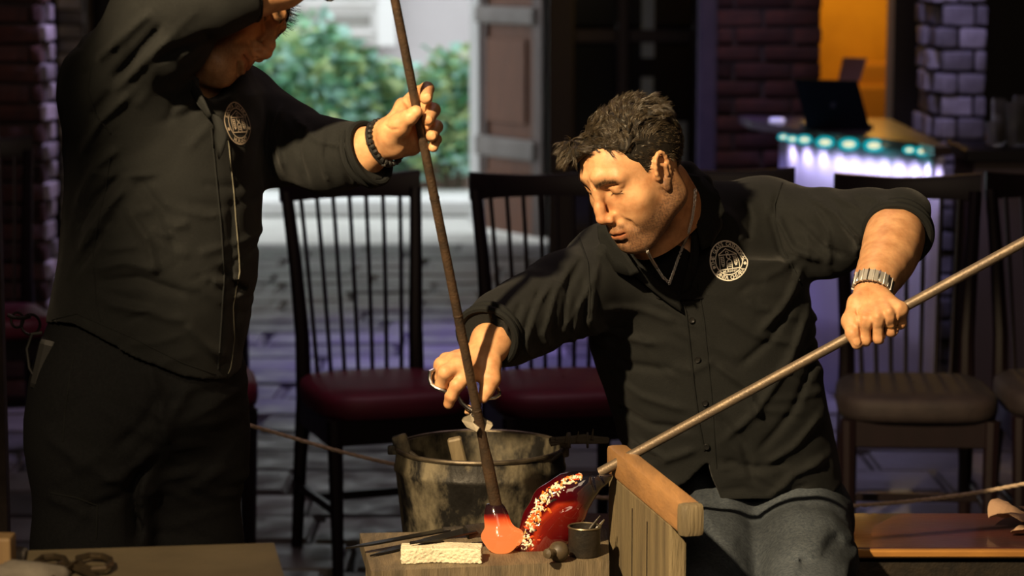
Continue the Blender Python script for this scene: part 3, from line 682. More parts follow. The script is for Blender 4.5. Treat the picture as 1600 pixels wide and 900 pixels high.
def letter_meshes(s, size):
    cu = bpy.data.curves.new('lettering', 'FONT'); cu.body = s; cu.size = size; cu.resolution_u = 3; cu.offset = size * .012
    ob = bpy.data.objects.new('lettering', cu); COL.objects.link(ob); dg = bpy.context.evaluated_depsgraph_get()
    me = ob.evaluated_get(dg).to_mesh(); v = np.array([q.co[:2] for q in me.vertices]).reshape(-1, 2); f = [tuple(p.vertices) for p in me.polygons]
    ob.evaluated_get(dg).to_mesh_clear(); bpy.data.objects.remove(ob); bpy.data.curves.remove(cu); return v, f
def emblem(name, bvh, centre, nrm, up, rad, top, bottom, mat, parent, full=True):
    """round embroidered crest: two rings, lettering between them, a temple front inside; laid on the cloth"""
    vs, fs = [], []
    def add(v, f):
        b = len(vs); vs.extend([tuple(q) for q in v]); fs.extend([tuple(b + i for i in g) for g in f])
    def line(p, w):
        for a, b in zip(p, p[1:]):
            a, b = np.array(a), np.array(b); k = max(1, int(np.linalg.norm(b - a) / .12)); d = (b - a) / max(np.linalg.norm(b - a), 1e-9); nn = np.array((-d[1], d[0])) * w / 2
            for i in range(k): p0 = a + (b - a) * i / k; p1 = a + (b - a) * (i + 1) / k + d * w * .3; add([p0 - nn, p1 - nn, p1 + nn, p0 + nn], [(0, 1, 2, 3)])
    def ring(c, r, w, n=48, a0=0, a1=6.2832, sy=1): line([(c[0] + r * math.cos(a0 + (a1 - a0) * i / n), c[1] + sy * r * math.sin(a0 + (a1 - a0) * i / n)) for i in range(n + 1)], w)
    ring((0, 0), .97, .055, 72); ring((0, 0), .70, .045, 60)
    def arc(s, a_mid, span, flip):
        k = len(s)
        for i, ch in enumerate(s):
            if ch == ' ': continue
            v, f = letter_meshes(ch, .27)
            if not len(v): continue
            c = (v.max(0) + v.min(0)) / 2; v = v - np.array((c[0], .095))
            a = a_mid + (span / 2 - span * i / (k - 1)) * (-1 if flip else 1)
            if flip: rot = a + math.pi / 2; rr = .835
            else: rot = a - math.pi / 2; rr = .835
            R2 = np.array(((math.cos(rot), -math.sin(rot)), (math.sin(rot), math.cos(rot)))); add(v @ R2.T + rr * np.array((math.cos(a), math.sin(a))), f)
    arc(top, math.pi / 2 + .02, 3.35 if len(top) > 14 else 2.3, False); arc(bottom, -math.pi / 2, 1.75 if len(bottom) > 8 else 1.0, True)
    for a in (-.32, math.pi + .32):
        c = np.array((math.cos(a), math.sin(a))) * .835
        for q in range(3): d = np.array((math.cos(q * 1.047), math.sin(q * 1.047))) * .075; line([c - d, c + d], .045)
    line([(-.50, .30), (-.02, .58), (.50, .30)], .045); line([(-.52, .27), (.52, .27)], .05); ring((0, .38), .075, .035, 14); ring((0, .16), .10, .045, 16)
    for s in (-1, 1):
        line([(s * .50, .27), (s * .50, -.40)], .035); line([(s * .26, .20), (s * .26, -.22)], .03)
        for k in range(5): line([(s * .28, .16 - k * .085), (s * .40, .16 - k * .085)], .04)
        line([(s * .42, .20), (s * .40, -.2)], .03)
        for q in range(3): d = np.array((math.cos(q * 1.047), math.sin(q * 1.047))) * .06; line([np.array((s * .33, -.25)) - d, np.array((s * .33, -.25)) + d], .03)
    ring((0, -.12), .13, .04, 12, 0, math.pi); line([(-.13, -.12), (-.13, -.40)], .04); line([(.13, -.12), (.13, -.40)], .04)
    for k in range(3): line([(-.08, -.16 - k * .08), (.08, -.16 - k * .08)], .035)
    line([(0, 0.0), (0, .05)], .04); line([(-.56, -.43), (.56, -.43)], .045)
    if bottom != 'MURANO':
        v, f = letter_meshes('MURANO', .17); v = v - (v.max(0) + v.min(0)) / 2; add(v + np.array((0, -.535)), f)
    nrm = Vector(nrm).normalized(); up = Vector(up); up = (up - nrm * up.dot(nrm)).normalized(); rt = up.cross(nrm); c = Vector(centre); out = []; prev = c
    for a, b in vs:
        q = c + rt * (a * rad) + up * (b * rad); h = bvh.ray_cast(q + nrm * .06, -nrm, .12)
        out.append(tuple((h[0] if h[0] is not None else q) + nrm * .0010))
    return mesh_obj(name, out, fs, mat, parent)

# ---------------------------------------------------------------- the seated glassblower
RS = frame((-.65, -.545, -.53), (-.445, -.27, .855)); OS = P(994, 262, 4.36)
man = thing('person', 'man sitting at the bench in a rolled-sleeve black shirt and jeans, shaping glass', 'person', (.36, 4.72, 0))
V = sculpt_head(RS, OS, brow=1.1)
# neck, throat and collar bones
V.rc(P(1026, 315, 4.44), P(1058, 375, 4.53), .054, .060, .03, world=True).rc(P(1000, 330, 4.42), P(1045, 410, 4.50), .042, .05, .025, world=True)
V.rc(P(1042, 285, 4.44), P(1080, 370, 4.56), .038, .050, .03, world=True)
vh, qh, vhl = V.mesh(); tint_h = face_tint(vhl, 1.0)
# chest and shoulders under the cloth
B = Vol(P(860, 260, 4.3) - (0, .1, 0), np.array((.62, 4.95, 1.30)), .006); B.lo[2] = .55; B.n = np.ceil((np.array((.62, 4.95, 1.34)) - B.lo) / B.h).astype(int) + 1; B.a = np.full(B.n, .06, np.float32)
B.rc(P(940, 420, 4.56), P(1080, 385, 4.61), .055, .085, .05).rc(P(1080, 385, 4.61), P(1200, 350, 4.68), .085, .055, .05)
B.rc(P(1085, 430, 4.61), P(1130, 620, 4.68), .10, .10, .05)
vb, qb, _ = B.mesh()
# right hand (camera left) holding the shears
V = Vol(P(655, 660, 4.1) - (0, .02, 0), P(850, 440, 4.5) + (0, .02, 0), .0016)
V.chain(pts((825, 500, 4.38, .040), (785, 520, 4.30, .0375), (768, 535, 4.265, .034), (757, 552, 4.245, .0285)), .012)
hand(V, P(752, 558, 4.245), .027,
     [pts((732, 583, 4.205, .0135), (714, 602, 4.192, .0115), (705, 619, 4.197, .0102), (701, 631, 4.203, .0088)),
      pts((716, 572, 4.205, .0135), (696, 582, 4.190, .0120), (690, 600, 4.205, .0105), (704, 607, 4.222, .0095)),
      pts((708, 564, 4.225, .0130), (690, 570, 4.215, .0118), (685, 588, 4.222, .0105), (696, 600, 4.238, .0095)),
      pts((714, 560, 4.250, .0120), (697, 562, 4.245, .0105), (690, 577, 4.248, .0095), (697, 589, 4.258, .0085))],
     pts((767, 570, 4.225, .0165), (768, 592, 4.212, .0135), (761, 609, 4.206, .0115), (755, 621, 4.203, .0098)), .0135)
V.rc(P(735, 565, 4.235), P(762, 585, 4.225), .017, .015, .012)
V.chain(pts((697, 583, 4.200, .0105), (692, 571, 4.222, .0105), (698, 563, 4.246, .0095)), .010).rc(P(712, 572, 4.215), P(696, 583, 4.198), .0125, .0105, .008)
v1, q1, _ = V.mesh()
# left hand (camera right) gripping the blowpipe
V = Vol(P(1310, 560, 4.1) - (0, .02, 0), P(1470, 310, 4.62) + (0, .02, 0), .0016)
V.chain(pts((1400, 350, 4.49, .043), (1398, 370, 4.45, .0452), (1393, 390, 4.408, .0435), (1386, 408, 4.367, .0395), (1377, 425, 4.325, .0345), (1368, 441, 4.285, .0300), (1362, 455, 4.25, .0275)), .03)
hand(V, P(1362, 458, 4.245), .0285,
     [pts((1350, 502, 4.178, .0135), (1353, 530, 4.182, .0112), (1355, 528, 4.206, .0105), (1352, 512, 4.214, .009)),
      pts((1371, 499, 4.170, .0135), (1373, 527, 4.178, .0112), (1373, 523, 4.206, .0105), (1370, 506, 4.214, .009)),
      pts((1390, 492, 4.172, .0130), (1393, 516, 4.180, .0108), (1391, 513, 4.206, .0098), (1388, 497, 4.214, .009)),
      pts((1406, 484, 4.180, .0115), (1407, 505, 4.188, .0096), (1404, 500, 4.210, .0088), (1401, 488, 4.216, .008))],
     pts((1340, 474, 4.215, .0165), (1330, 502, 4.196, .0145), (1333, 521, 4.178, .0120), (1339, 537, 4.176, .0098)), .0135)
for (a, b) in (((1362, 462, 4.222), (1352, 497, 4.168)), ((1366, 462, 4.220), (1371, 494, 4.158)), ((1372, 462, 4.222), (1389, 486, 4.160)), ((1376, 464, 4.226), (1404, 479, 4.170))):
    V.rc(P(*a), P(*b), .0040, .0062, .006)        # tendons
for p in (((1362, 497), (1363, 530), (1364, 548)), ((1381, 493), (1382, 520), (1382, 536)), ((1398, 486), (1400, 506), (1401, 524)), ((1341, 486), (1343, 505), (1346, 530))): F(V, 4.17, .0030, -.0032, *p, lim=(4.10, 4.205))
V.ell(P(1339, 534, 4.1665), (.0066, .0025, .0075), .0015)
v2, q2, _ = V.mesh()
vv, qq = join((vh, qh), (v1, q1), (v2, q2), (vb, qb)); tt = np.ones((len(vv), 3)); tt[:len(vh)] = tint_h
mesh_obj('body', vv, qq, skin_m, man, True, {'tint': tt})
body_b = bvh_of((vh, qh))

# shirt
def hem_seated(a, X, Y, Z):
    hx = [(P(q, r, 4.56)[0], P(q, r, 4.56)[2]) for q, r in ((930, 690), (968, 700), (1000, 735), (1045, 768), (1072, 750), (1104, 716), (1112, 745), (1135, 798), (1160, 832), (1200, 812), (1250, 795), (1310, 772), (1345, 760))]
    zh = np.interp(X, [q[0] for q in hx], [q[1] for q in hx]); a[:] = np.maximum(a, np.where(Y < 4.72, zh - Z, .62 - Z))
V = Vol(P(690, 860, 4.15) * (1, 0, 1) + (0, 4.13, 0), (.74, 4.98, 1.36), .0042)
rows = [(400, 915, 1255, 4.62, .125), (450, 912, 1262, 4.62, .132), (500, 915, 1270, 4.63, .137), (550, 922, 1278, 4.64, .140), (600, 938, 1285, 4.65, .145), (650, 955, 1295, 4.66, .150), (700, 968, 1305, 4.68, .155), (780, 985, 1318, 4.69, .160), (850, 1000, 1325, 4.70, .160)]
V.loft([(P(0, y, Yc - b * .3)[2], (P(xl, y, Yc)[0] + P(xr, y, Yc)[0]) / 2, Yc, (P(xr, y, Yc)[0] - P(xl, y, Yc)[0]) / 2, b) for y, xl, xr, Yc, b in rows], .03)
V.rc(P(965, 425, 4.58), P(1075, 395, 4.60), .088, .115, .04).rc(P(1075, 395, 4.62), P(1180, 362, 4.66), .105, .088, .04)
V.rc(P(1090, 345, 4.62), P(1200, 345, 4.67), .062, .060, .05).rc(P(965, 415, 4.57), P(1040, 380, 4.58), .07, .07, .04)
V.chain(pts((1052, 262, 4.56, .012), (1074, 268, 4.535, .015), (1096, 288, 4.515, .017), (1108, 318, 4.50, .017), (1112, 350, 4.48, .015), (1104, 380, 4.465, .012)), .014)
V.chain(pts((1052, 262, 4.56, .012), (1040, 270, 4.60, .012), (1000, 320, 4.60, .014), (965, 365, 4.52, .016), (950, 385, 4.47, .014)), .014)
# right arm sleeve (camera left)
V.chain(pts((950, 430, 4.56, .078), (885, 462, 4.47, .073), (828, 492, 4.385, .066), (790, 512, 4.325, .0605), (762, 524, 4.272, .0515)), .03)
# left arm sleeve (camera right)
V.chain(pts((1195, 350, 4.68, .078), (1290, 358, 4.61, .066), (1350, 350, 4.55, .056), (1408, 345, 4.505, .0575)), .035)
V.chain(pts((1270, 375, 4.63, .05), (1300, 385, 4.60, .045)), .05)
V.chain(pts((1408, 346, 4.505, .0575), (1400, 372, 4.450, .0575)), .01)
# openings: rolled cuffs and neck
V.fn(lambda a, X, Y, Z: hem_seated(a, X, Y, Z))
CA, CAn = P(762, 526, 4.262), P(752, 552, 4.222) - P(800, 506, 4.34); CAn /= np.linalg.norm(CAn); V.cut(CA, CAn, .085)
CB, CBn = P(1403, 366, 4.462), P(1384, 418, 4.34) - P(1408, 346, 4.50); CBn /= np.linalg.norm(CBn); V.cut(CB, CBn, .085)
V.chain(pts((1030, 330, 4.46, .066), (1060, 385, 4.47, .050), (1062, 425, 4.44, .030), (1056, 448, 4.44, .012)), .012, 's')
V.rc(P(1010, 300, 4.40), P(1030, 350, 4.40), .06, .06, .01, 's')
# rolled cuff ridges
cl = V
for k, (x, y, Y, nx) in enumerate(((752, 518, 4.262, 0),)):
    pass
# folds: right sleeve
for p in (((925, 425), (905, 470), (895, 520)), ((900, 400), (868, 440), (850, 500), (862, 535)), ((870, 420), (835, 460), (820, 510), (832, 545)), ((935, 400), (925, 455), (918, 510))): F(V, 4.45, .008, .0055, *p, lim=(4.2, 4.6))
for p in (((845, 440), (825, 480), (812, 530)), ((912, 405), (885, 450), (876, 515)), ((815, 455), (800, 490), (798, 540))): F(V, 4.4, .007, -.0045, *p, lim=(4.2, 4.6))
for p in (((775, 460), (792, 500), (800, 548)), ((760, 467), (778, 505), (783, 556))): F(V, 4.3, .0045, .004, *p, lim=(4.15, 4.5))
for p in (((768, 463), (786, 503), (792, 552)),): F(V, 4.3, .004, -.003, *p, lim=(4.15, 4.5))
# front of the shirt
for p, a in ((((925, 505), (975, 525), (1030, 535)), .005), (((928, 540), (985, 570), (1060, 575)), -.004), (((935, 470), (1000, 480), (1060, 500)), .004), (((940, 580), (1000, 620), (1080, 640)), .004),
             (((960, 640), (1020, 665), (1085, 668)), -.005), (((985, 690), (1040, 720), (1090, 700)), .005), (((1120, 480), (1180, 520), (1250, 540)), .003), (((1110, 560), (1165, 600), (1190, 660)), .0055),
             (((1115, 640), (1160, 690), (1180, 760)), -.0045), (((1270, 480), (1235, 560), (1180, 640), (1125, 690)), .005), (((1280, 560), (1240, 640), (1180, 710)), -.004), (((1290, 650), (1240, 700), (1190, 730)), .0045),
             (((1300, 720), (1240, 745), (1190, 790)), .005), (((1125, 720), (1180, 730), (1240, 725)), -.004), (((1210, 330), (1240, 390), (1290, 410)), .006), (((1225, 300), (1212, 350), (1225, 400), (1255, 450)), -.004),
             (((1130, 325), (1150, 345), (1160, 380)), .004), (((1165, 320), (1175, 345), (1170, 380)), -.003), (((1255, 420), (1230, 470), (1180, 520)), .005), (((1245, 460), (1200, 530), (1150, 570)), -.004),
             (((1270, 760), (1220, 775), (1160, 800)), -.004), (((965, 560), (930, 520), (918, 470)), .004)):
    F(V, 4.53, .0105, a * 1.25, *p, lim=(4.38, 4.72))
for p, a in ((((1255, 300), (1300, 330), (1330, 370), (1335, 400)), .006), (((1290, 300), (1340, 320), (1362, 350)), .005), (((1240, 340), (1280, 380), (1320, 400)), -.006), (((1270, 320), (1290, 360), (1295, 420)), .005),
             (((1340, 300), (1385, 310), (1420, 330)), .004), (((1330, 305), (1350, 340), (1345, 380)), -.005), (((1310, 345), (1330, 365), (1340, 390)), .006), (((1385, 298), (1420, 312), (1452, 345)), -.003)):
    F(V, 4.55, .008, a, *p, lim=(4.3, 4.72))
random_folds(V, 34, (930, 1280, 430, 800, 4.55), 4, amp=(.001, .003), ln=(.05, .13), w=(.007, .012), ang=(-.6, .9), lim=(4.4, 4.7))
random_folds(V, 14, (820, 930, 400, 540, 4.45), 5, amp=(.001, .0025), ln=(.04, .09), w=(.005, .009), ang=(1.0, 2.2), lim=(4.2, 4.6))
random_folds(V, 12, (1230, 1400, 300, 400, 4.55), 8, amp=(.001, .0025), ln=(.03, .08), w=(.005, .008), ang=(.2, 1.6), lim=(4.3, 4.72))
vs_, qs_, _ = V.mesh()
nz = vnormals(vs_, qs_); vs_ = vs_ + nz * (smooth_noise(vs_, 70, 9, 12) * .0008)[:, None]
mesh_obj('shirt', vs_, qs_, shirt_m, man, True); shirt_b = bvh_of((vs_, qs_))
def cuff_ring(p, n, r, tr, parent, wid=2.0, squash=1.0):
    n = np.array(n) / np.linalg.norm(n); u = np.cross(n, (0, 0, 1.)); u /= np.linalg.norm(u); w = np.cross(u, n); mb = MB(); k = 40
    for off, rr in ((-.014, 0.0005), (0, .0)):
        mb.tube([p + n * off + (u * math.cos(a) + w * math.sin(a) * squash) * (r + rr + .0012 * math.sin(a * 3 + off * 300)) for a in np.linspace(0, 6.2832, k + 1)[:-1]], tr, 8, closed=True)
    return mb.build('cuff', shirt_edge_m, parent, True)
cuff_ring(CA, CAn, .0515, .0068, man); cuff_ring(CB, CBn, .0565, .0070, man)
# undershirt, collar, placket, buttons
V = Vol(P(985, 480, 4.4), P(1110, 340, 4.62), .003)
V.rc(P(1045, 425, 4.525), P(1070, 500, 4.56), .052, .10, .02).rc(P(1080, 400, 4.57), P(1080, 460, 4.58), .06, .08, .02)
V.rc(P(1030, 330, 4.46), P(1062, 400, 4.455), .050, .036, .008, 's')
v3, q3, _ = V.mesh(); mesh_obj('undershirt', v3, q3, tee_m, man, True)
flap('collar', [(934, 352, 4.47), (950, 352, 4.455), (964, 372, 4.44), (990, 410, 4.43), (1000, 425, 4.43), (985, 432, 4.44), (962, 424, 4.455), (945, 394, 4.465), (936, 372, 4.47)], .004, shirt_edge_m, man)
flap('collar', [(1064, 268, 4.50), (1098, 276, 4.50), (1122, 300, 4.48), (1132, 330, 4.465), (1120, 352, 4.455), (1108, 385, 4.445), (1096, 392, 4.445), (1088, 350, 4.455), (1086, 318, 4.47), (1075, 290, 4.49)], .004, shirt_edge_m, man)
flap('lapel', [(1092, 385, 4.47), (1105, 350, 4.47), (1096, 320, 4.48), (1086, 330, 4.475), (1084, 380, 4.468), (1070, 430, 4.47), (1062, 462, 4.475), (1078, 452, 4.472), (1090, 418, 4.47)], .003, shirt_edge_m, man)
flap('lapel', [(975, 405, 4.465), (990, 430, 4.46), (1020, 455, 4.462), (1050, 478, 4.472), (1068, 490, 4.478), (1060, 460, 4.47), (1030, 440, 4.462), (1005, 420, 4.455)], .003, shirt_edge_m, man)
seam('placket', shirt_b, [(1064, 462), (1072, 490), (1078, 540), (1084, 600), (1092, 660), (1102, 712)], .0022, shirt_edge_m, man, .0004)
seam('placket', shirt_b, [(1090, 440), (1100, 500), (1106, 560), (1112, 620), (1116, 680), (1120, 740)], .0014, shirt_edge_m, man, .0002)
seam('shoulder_seam', shirt_b, [(1222, 286), (1210, 320), (1212, 350), (1222, 385), (1240, 420), (1258, 455)], .0018, shirt_edge_m, man)
seam('shoulder_seam', shirt_b, [(905, 372), (918, 410), (922, 460), (920, 505)], .0018, shirt_edge_m, man)
seam('hem_seam', shirt_b, [(1122, 770), (1150, 818), (1165, 822), (1220, 795), (1300, 768)], .0012, shirt_edge_m, man)
for x, y in ((1080, 500), (1090, 561), (1101, 629), (1104, 697)):
    h, n_ = onto(shirt_b, x, y)
    if h is not None:
        MB().lathe([(0, .0022), (.0035, .0022), (.0050, .0028), (.0058, .0018), (.0058, -.001), (0, -.001)], h + n_ * .0022, 16, n_).build('button', button_m, man, True)
h, n_ = onto(shirt_b, 1139, 406)
emblem('crest', shirt_b, h, n_, (-.10, 0, 1), .0365, 'THE GLASS CATHEDRAL', 'SANTA CHIARA', embroid_m, man)

# jeans and shoes
V = Vol((.16, 4.02, .0), (.66, 4.92, .74), .006)
V.rc(P(1125, 815, 4.72), P(1230, 815, 4.72), .12, .125, .04)
V.chain(pts((1120, 812, 4.66, .088), (1112, 880, 4.42, .083), (1105, 955, 4.20, .070)), .03)
V.chain(pts((1248, 812, 4.66, .098), (1255, 880, 4.42, .090), (1262, 962, 4.19, .073)), .03)
V.chain([((.30, 4.20, .54), .068), ((.30, 4.16, .30), .058), ((.30, 4.22, .12), .050)], .03).chain([((.485, 4.19, .53), .070), ((.49, 4.15, .30), .060), ((.49, 4.20, .12), .052)], .03)
for p, a in ((((1180, 850), (1230, 815), (1290, 800)), .006), (((1190, 880), (1250, 850), (1320, 842)), .006), (((1200, 830), (1260, 830), (1310, 812)), -.006), (((1185, 865), (1240, 870), (1300, 890)), -.005),
             (((1085, 770), (1105, 800), (1150, 820)), .006), (((1080, 800), (1110, 835), (1150, 850)), -.006), (((1085, 840), (1115, 860), (1150, 870)), .005), (((1240, 895), (1290, 870), (1330, 868)), .006), (((1090, 745), (1112, 770), (1135, 795)), -.005)):
    F(V, 4.48, .012, a * .75, *p, lim=(4.1, 4.75))
random_folds(V, 26, (1085, 1330, 780, 900, 4.45), 14, amp=(.001, .0025), ln=(.04, .1), w=(.007, .012), ang=(-.7, .7), lim=(4.1, 4.7))
V.fn(lambda a, X, Y, Z: a.__setitem__(slice(None), np.where((Y > 4.555) & (Z > .30) & (X > .0), np.maximum(a, .5515 - Z), a)))
v4, q4, _ = V.mesh(); px_, py_ = proj(v4)
fade = .82 + .22 * smooth_noise(v4, 26, 2); wear = np.exp(-(((px_ - 1255) / 42) ** 2)) * .5 + np.exp(-(((px_ - 1118) / 26) ** 2)) * .3
tj = np.clip((fade + wear), .35, 1.7)[:, None] * np.array((1, 1, .98)); mesh_obj('jeans', v4, q4, denim_m, man, True, {'tint': tj})
def shoe(x, y, rz, parent, nm='shoe'):
    V = Vol((-.08, -.24, 0), (.08, .11, .14), .005)
    V.rc((0, .03, .045), (0, -.14, .035), .045, .040, .03).rc((0, -.14, .035), (0, -.185, .03), .042, .032, .03).rc((0, .03, .05), (0, .03, .11), .045, .044, .02)
    V.fn(lambda a, X, Y, Z: a.__setitem__(slice(None), np.maximum(a, .001 - Z)))
    v, q, _ = V.mesh(); c, s = math.cos(rz), math.sin(rz); v = v @ np.array(((c, s, 0), (-s, c, 0), (0, 0, 1))) + (x, y, 0)
    return mesh_obj(nm, v, q, shoe_m, parent, True)
shoe(.30, 4.22, .1, man); shoe(.49, 4.20, -.15, man)

# hair of the seated man
def scalp(n, seed, keep):
    g = np.random.default_rng(seed); d = g.normal(size=(n * 6, 3)); d /= np.linalg.norm(d, axis=1, keepdims=True)
    p = d * (.0915, .075, .080) + (-.012, 0, .030); f = d[:, 0] > .35
    p[f] = p[f] * (.98, 1, 1) + (.0, 0, .0); k = keep(p); return p[k][:n], d[k][:n]
def keep_of(front):
    return lambda p: p[:, 2] > hairline(p[:, 0], np.abs(p[:, 1]), front) + .002
V = Vol((-.135, -.105, -.10), (.145, .105, .17), .002, RS, OS); hair_cap(V, .084, .004)
g_ = np.random.default_rng(5)
for i in range(150):   # wavy mass of hair on top
    y = g_.uniform(-.055, .060); x = g_.uniform(-.06, .080); q = 1 - ((x + .012) / .110) ** 2 - (y / .084) ** 2
    z = .027 + .076 * math.sqrt(max(q, .05)) + .001; a = g_.uniform(-.9, .9)
    if z > .072 and x < .042: V.chain([((x + .012, y - .009 * math.sin(a), z - .005), .003), ((x, y, z + .001), .0046), ((x - .013, y + .010 * math.sin(a), z - .002), .0035)], .004)
V.chain([((.056, -.050, .078), .012), ((.076, -.038, .088), .015), ((.090, -.026, .086), .0125), ((.080, -.004, .090), .009)], .012)
v5, q5, l5 = V.mesh(); hair = mesh_obj('hair', v5, q5, hair_m, man, True)
def on_cap(l5, q5, rt, dd):
    b = BVHTree.FromPolygons(l5.tolist(), q5.tolist()); out = rt.copy(); nn = dd.copy()
    for i in range(len(rt)):
        h = b.ray_cast(Vector(rt[i] + dd[i] * .06), Vector(-dd[i]))
        if h[0] is not None: out[i] = h[0]; nn[i] = h[1]
    return out, nn
def from_cap(l5, q5, n, seed, front):
    g = np.random.default_rng(seed); nn = vnormals(l5, q5); rad = l5 - np.array((0, 0, .02)); ok = ((nn * rad).sum(1) > 0) & (l5[:, 2] > hairline(l5[:, 0], np.abs(l5[:, 1]), front) + .001)
    i = g.choice(np.flatnonzero(ok), n, replace=False); return l5[i], nn[i]
rt, dd = from_cap(l5, q5, 2500, 3, .082); top = rt[:, 2] > .056
side_ = np.column_stack([np.full(len(rt), -.9), .1 * rng.normal(size=len(rt)), np.full(len(rt), -.45)])
swirl = smooth_noise(rt, 42, 21) * 1.3
crown = np.column_stack([-.8 * np.cos(swirl * .7), .8 * np.sin(swirl), .0 * swirl])
frn = (rt[:, 0] > .062) & (rt[:, 1] < -.008); crown[frn] = np.column_stack([.5 * np.cos(swirl[frn]), .7 * np.sin(swirl[frn]) - .3, np.full(frn.sum(), .0)])
fl = np.where(top[:, None], crown, side_); fl = fl - dd * (fl * dd).sum(1, keepdims=True); fl /= np.linalg.norm(fl, axis=1, keepdims=True)
dirn = fl + dd * np.where(top, .10, .04)[:, None]; dirn /= np.linalg.norm(dirn, axis=1, keepdims=True)
ln = np.where(top, rng.uniform(.018, .030, len(rt)), rng.uniform(.010, .015, len(rt)))
strand_m = M('hair_strand_highlight', (.075, .056, .034), .34, var=(.030, .022, .014), scale=60, spec=.7)  # strands coloured lighter than the hair to stand for its highlights
hs = strands('hair_strands', rt - dd * .002, dirn, ln, strand_m, hair, RS, OS, .00046, 9, .50, 3, .30, lock=12, spread=.0011); hs['kind'] = 'stuff'

# necklace, watch, ring
def chain_link(path, lr, wr, step, name, mat, parent):
    mb = MB(); q = [Vector(p) for p in path]; d = 0; i = 0; tog = 0
    for a, b in zip(q, q[1:]):
        L_ = (b - a).length; t = (b - a).normalized(); o1 = t.orthogonal().normalized(); o2 = t.cross(o1)
        while d < L_:
            c = a + t * d; u = o1 if tog else o2; tog = 1 - tog
            mb.tube([c + t * lr * 1.35 * math.cos(k * 1.0472) + u * lr * math.sin(k * 1.0472) for k in range(6)], wr, 5, closed=True); d += step
        d -= L_
    o = mb.build(name, mat, parent, True); o['kind'] = 'stuff'; return o
all_b = bvh_of((vh, qh), (v3, q3))
np_ = []
for x, y in ((1083, 298), (1082, 318), (1079, 340), (1074, 360), (1067, 385), (1058, 408), (1052, 425), (1046, 441), (1036, 432), (1027, 418), (1018, 402), (1010, 390)):
    h, n_ = onto(all_b, x, y); h2 = Vector(P(x, y, 4.47)) if h is None or h.y > 4.52 else h + n_ * .004; np_.append(h2)
chain_link(np_, .0026, .0009, .0042, 'necklace', silver_m, man)
ax0, ax1 = P(1361, 446, 4.273), P(1364, 438, 4.292); axv = ax1 - ax0; axv /= np.linalg.norm(axv); axv = (P(1368, 425, 4.285) - P(1360, 462, 4.255)); axv /= np.linalg.norm(axv)
_h, _n = onto(bvh_of((v2, q2)), 1364, 446); wc = P(1364, 446, 4.262) * 1.0; wc = P(1364, 446, _h.y + .0285); u0 = np.cross(axv, (0, 1, 0)); u0 /= np.linalg.norm(u0); w0 = np.cross(u0, axv)
band = MB(); links = []
for k in range(22):
    a = 2 * math.pi * k / 22; rr = .0315; c = wc + u0 * math.cos(a) * rr + w0 * math.sin(a) * rr
    nrm = Vector(u0 * math.cos(a) + w0 * math.sin(a)); tg = Vector(-u0 * math.sin(a) + w0 * math.cos(a)); R3 = Matrix((tg, Vector(axv), nrm)).transposed()
    band.box(c, (.0072, .0215, .0040), R3, .0008)
wb = band.build('watch_strap', M('brushed_strap_steel', (.50, .48, .45), .38, metal=.6), man, True)
for k in range(22):
    a = 2 * math.pi * (k + .5) / 22; c = wc + u0 * math.cos(a) * .0322 + w0 * math.sin(a) * .0322
    nrm = Vector(u0 * math.cos(a) + w0 * math.sin(a)); tg = Vector(-u0 * math.sin(a) + w0 * math.cos(a)); R3 = Matrix((tg, Vector(axv), nrm)).transposed()
    MB().box(c, (.0017, .0245, .0052), R3, .0006).build('strap_link', silver_m if k % 2 else steel_m, wb, True)
rc_ = P(1392, 507, 4.176); t_ = P(1393, 516, 4.180) - P(1390, 492, 4.172); t_ /= np.linalg.norm(t_); ua = np.cross(t_, (0, 1, 0)); ua /= np.linalg.norm(ua); wa = np.cross(ua, t_)
MB().tube([rc_ + (ua * math.cos(a) + wa * math.sin(a)) * .0118 for a in np.linspace(0, 6.283, 25)[:-1]], .0013, 6, closed=True).build('ring', gold_m, man, True)
# ---------------------------------------------------------------- the standing glassblower
RT = frame((.83, -.31, -.42), (.42, .68, .60)); OT = P(420, 89, 4.02) - RT @ np.array((.120, 0, -.032))
sman = thing('person', 'man standing in a black shirt and trousers, bent over, holding the upright iron rod', 'person', (-.62, 4.12, 0))
V = sculpt_head(RT, OT)
V.rc(OT + RT @ np.array((-.03, 0, -.05)), P(285, 140, 4.13), .055, .066, .03, world=True).rc(OT + RT @ np.array((.0, 0, -.085)), P(312, 165, 4.10), .040, .045, .03, world=True)
ha, fa, hl = V.mesh(); tn = face_tint(hl, .55)
B = Vol((-1.0, 3.8, .55), (-.25, 4.5, 1.65), .007)
B.rc(P(195, 165, 4.02), P(350, 200, 4.22), .05, .04, .05).rc(P(265, 270, 4.14), P(240, 520, 4.12), .10, .11, .05)
hb, fb, _ = B.mesh()
# left hand (far arm) around the upright rod
V = Vol(P(540, 300, 3.9) - (0, .02, 0), P(700, 110, 4.25) + (0, .02, 0), .0016)
V.chain(pts((500, 246, 4.13, .040), (560, 241, 4.09, .0375), (604, 220, 4.06, .0310)), .02)
hand(V, P(606, 216, 4.06), .0315,
     [pts((632, 168, 4.06, .0135), (652, 146, 4.078, .0112), (667, 139, 4.050, .0108), (666, 153, 4.008, .0102)),
      pts((642, 182, 4.068, .0135), (662, 164, 4.085, .0112), (677, 172, 4.050, .0108), (669, 187, 4.010, .0104)),
      pts((648, 200, 4.070, .0125), (668, 190, 4.088, .0108), (682, 198, 4.058, .0100), (675, 212, 4.020, .0096)),
      pts((650, 216, 4.072, .0115), (668, 210, 4.088, .0095), (681, 218, 4.062, .0088), (677, 230, 4.034, .0080))],
     pts((612, 205, 4.030, .0195), (626, 193, 4.010, .0150), (640, 183, 3.998, .0125), (650, 175, 3.993, .0105)), .0150)
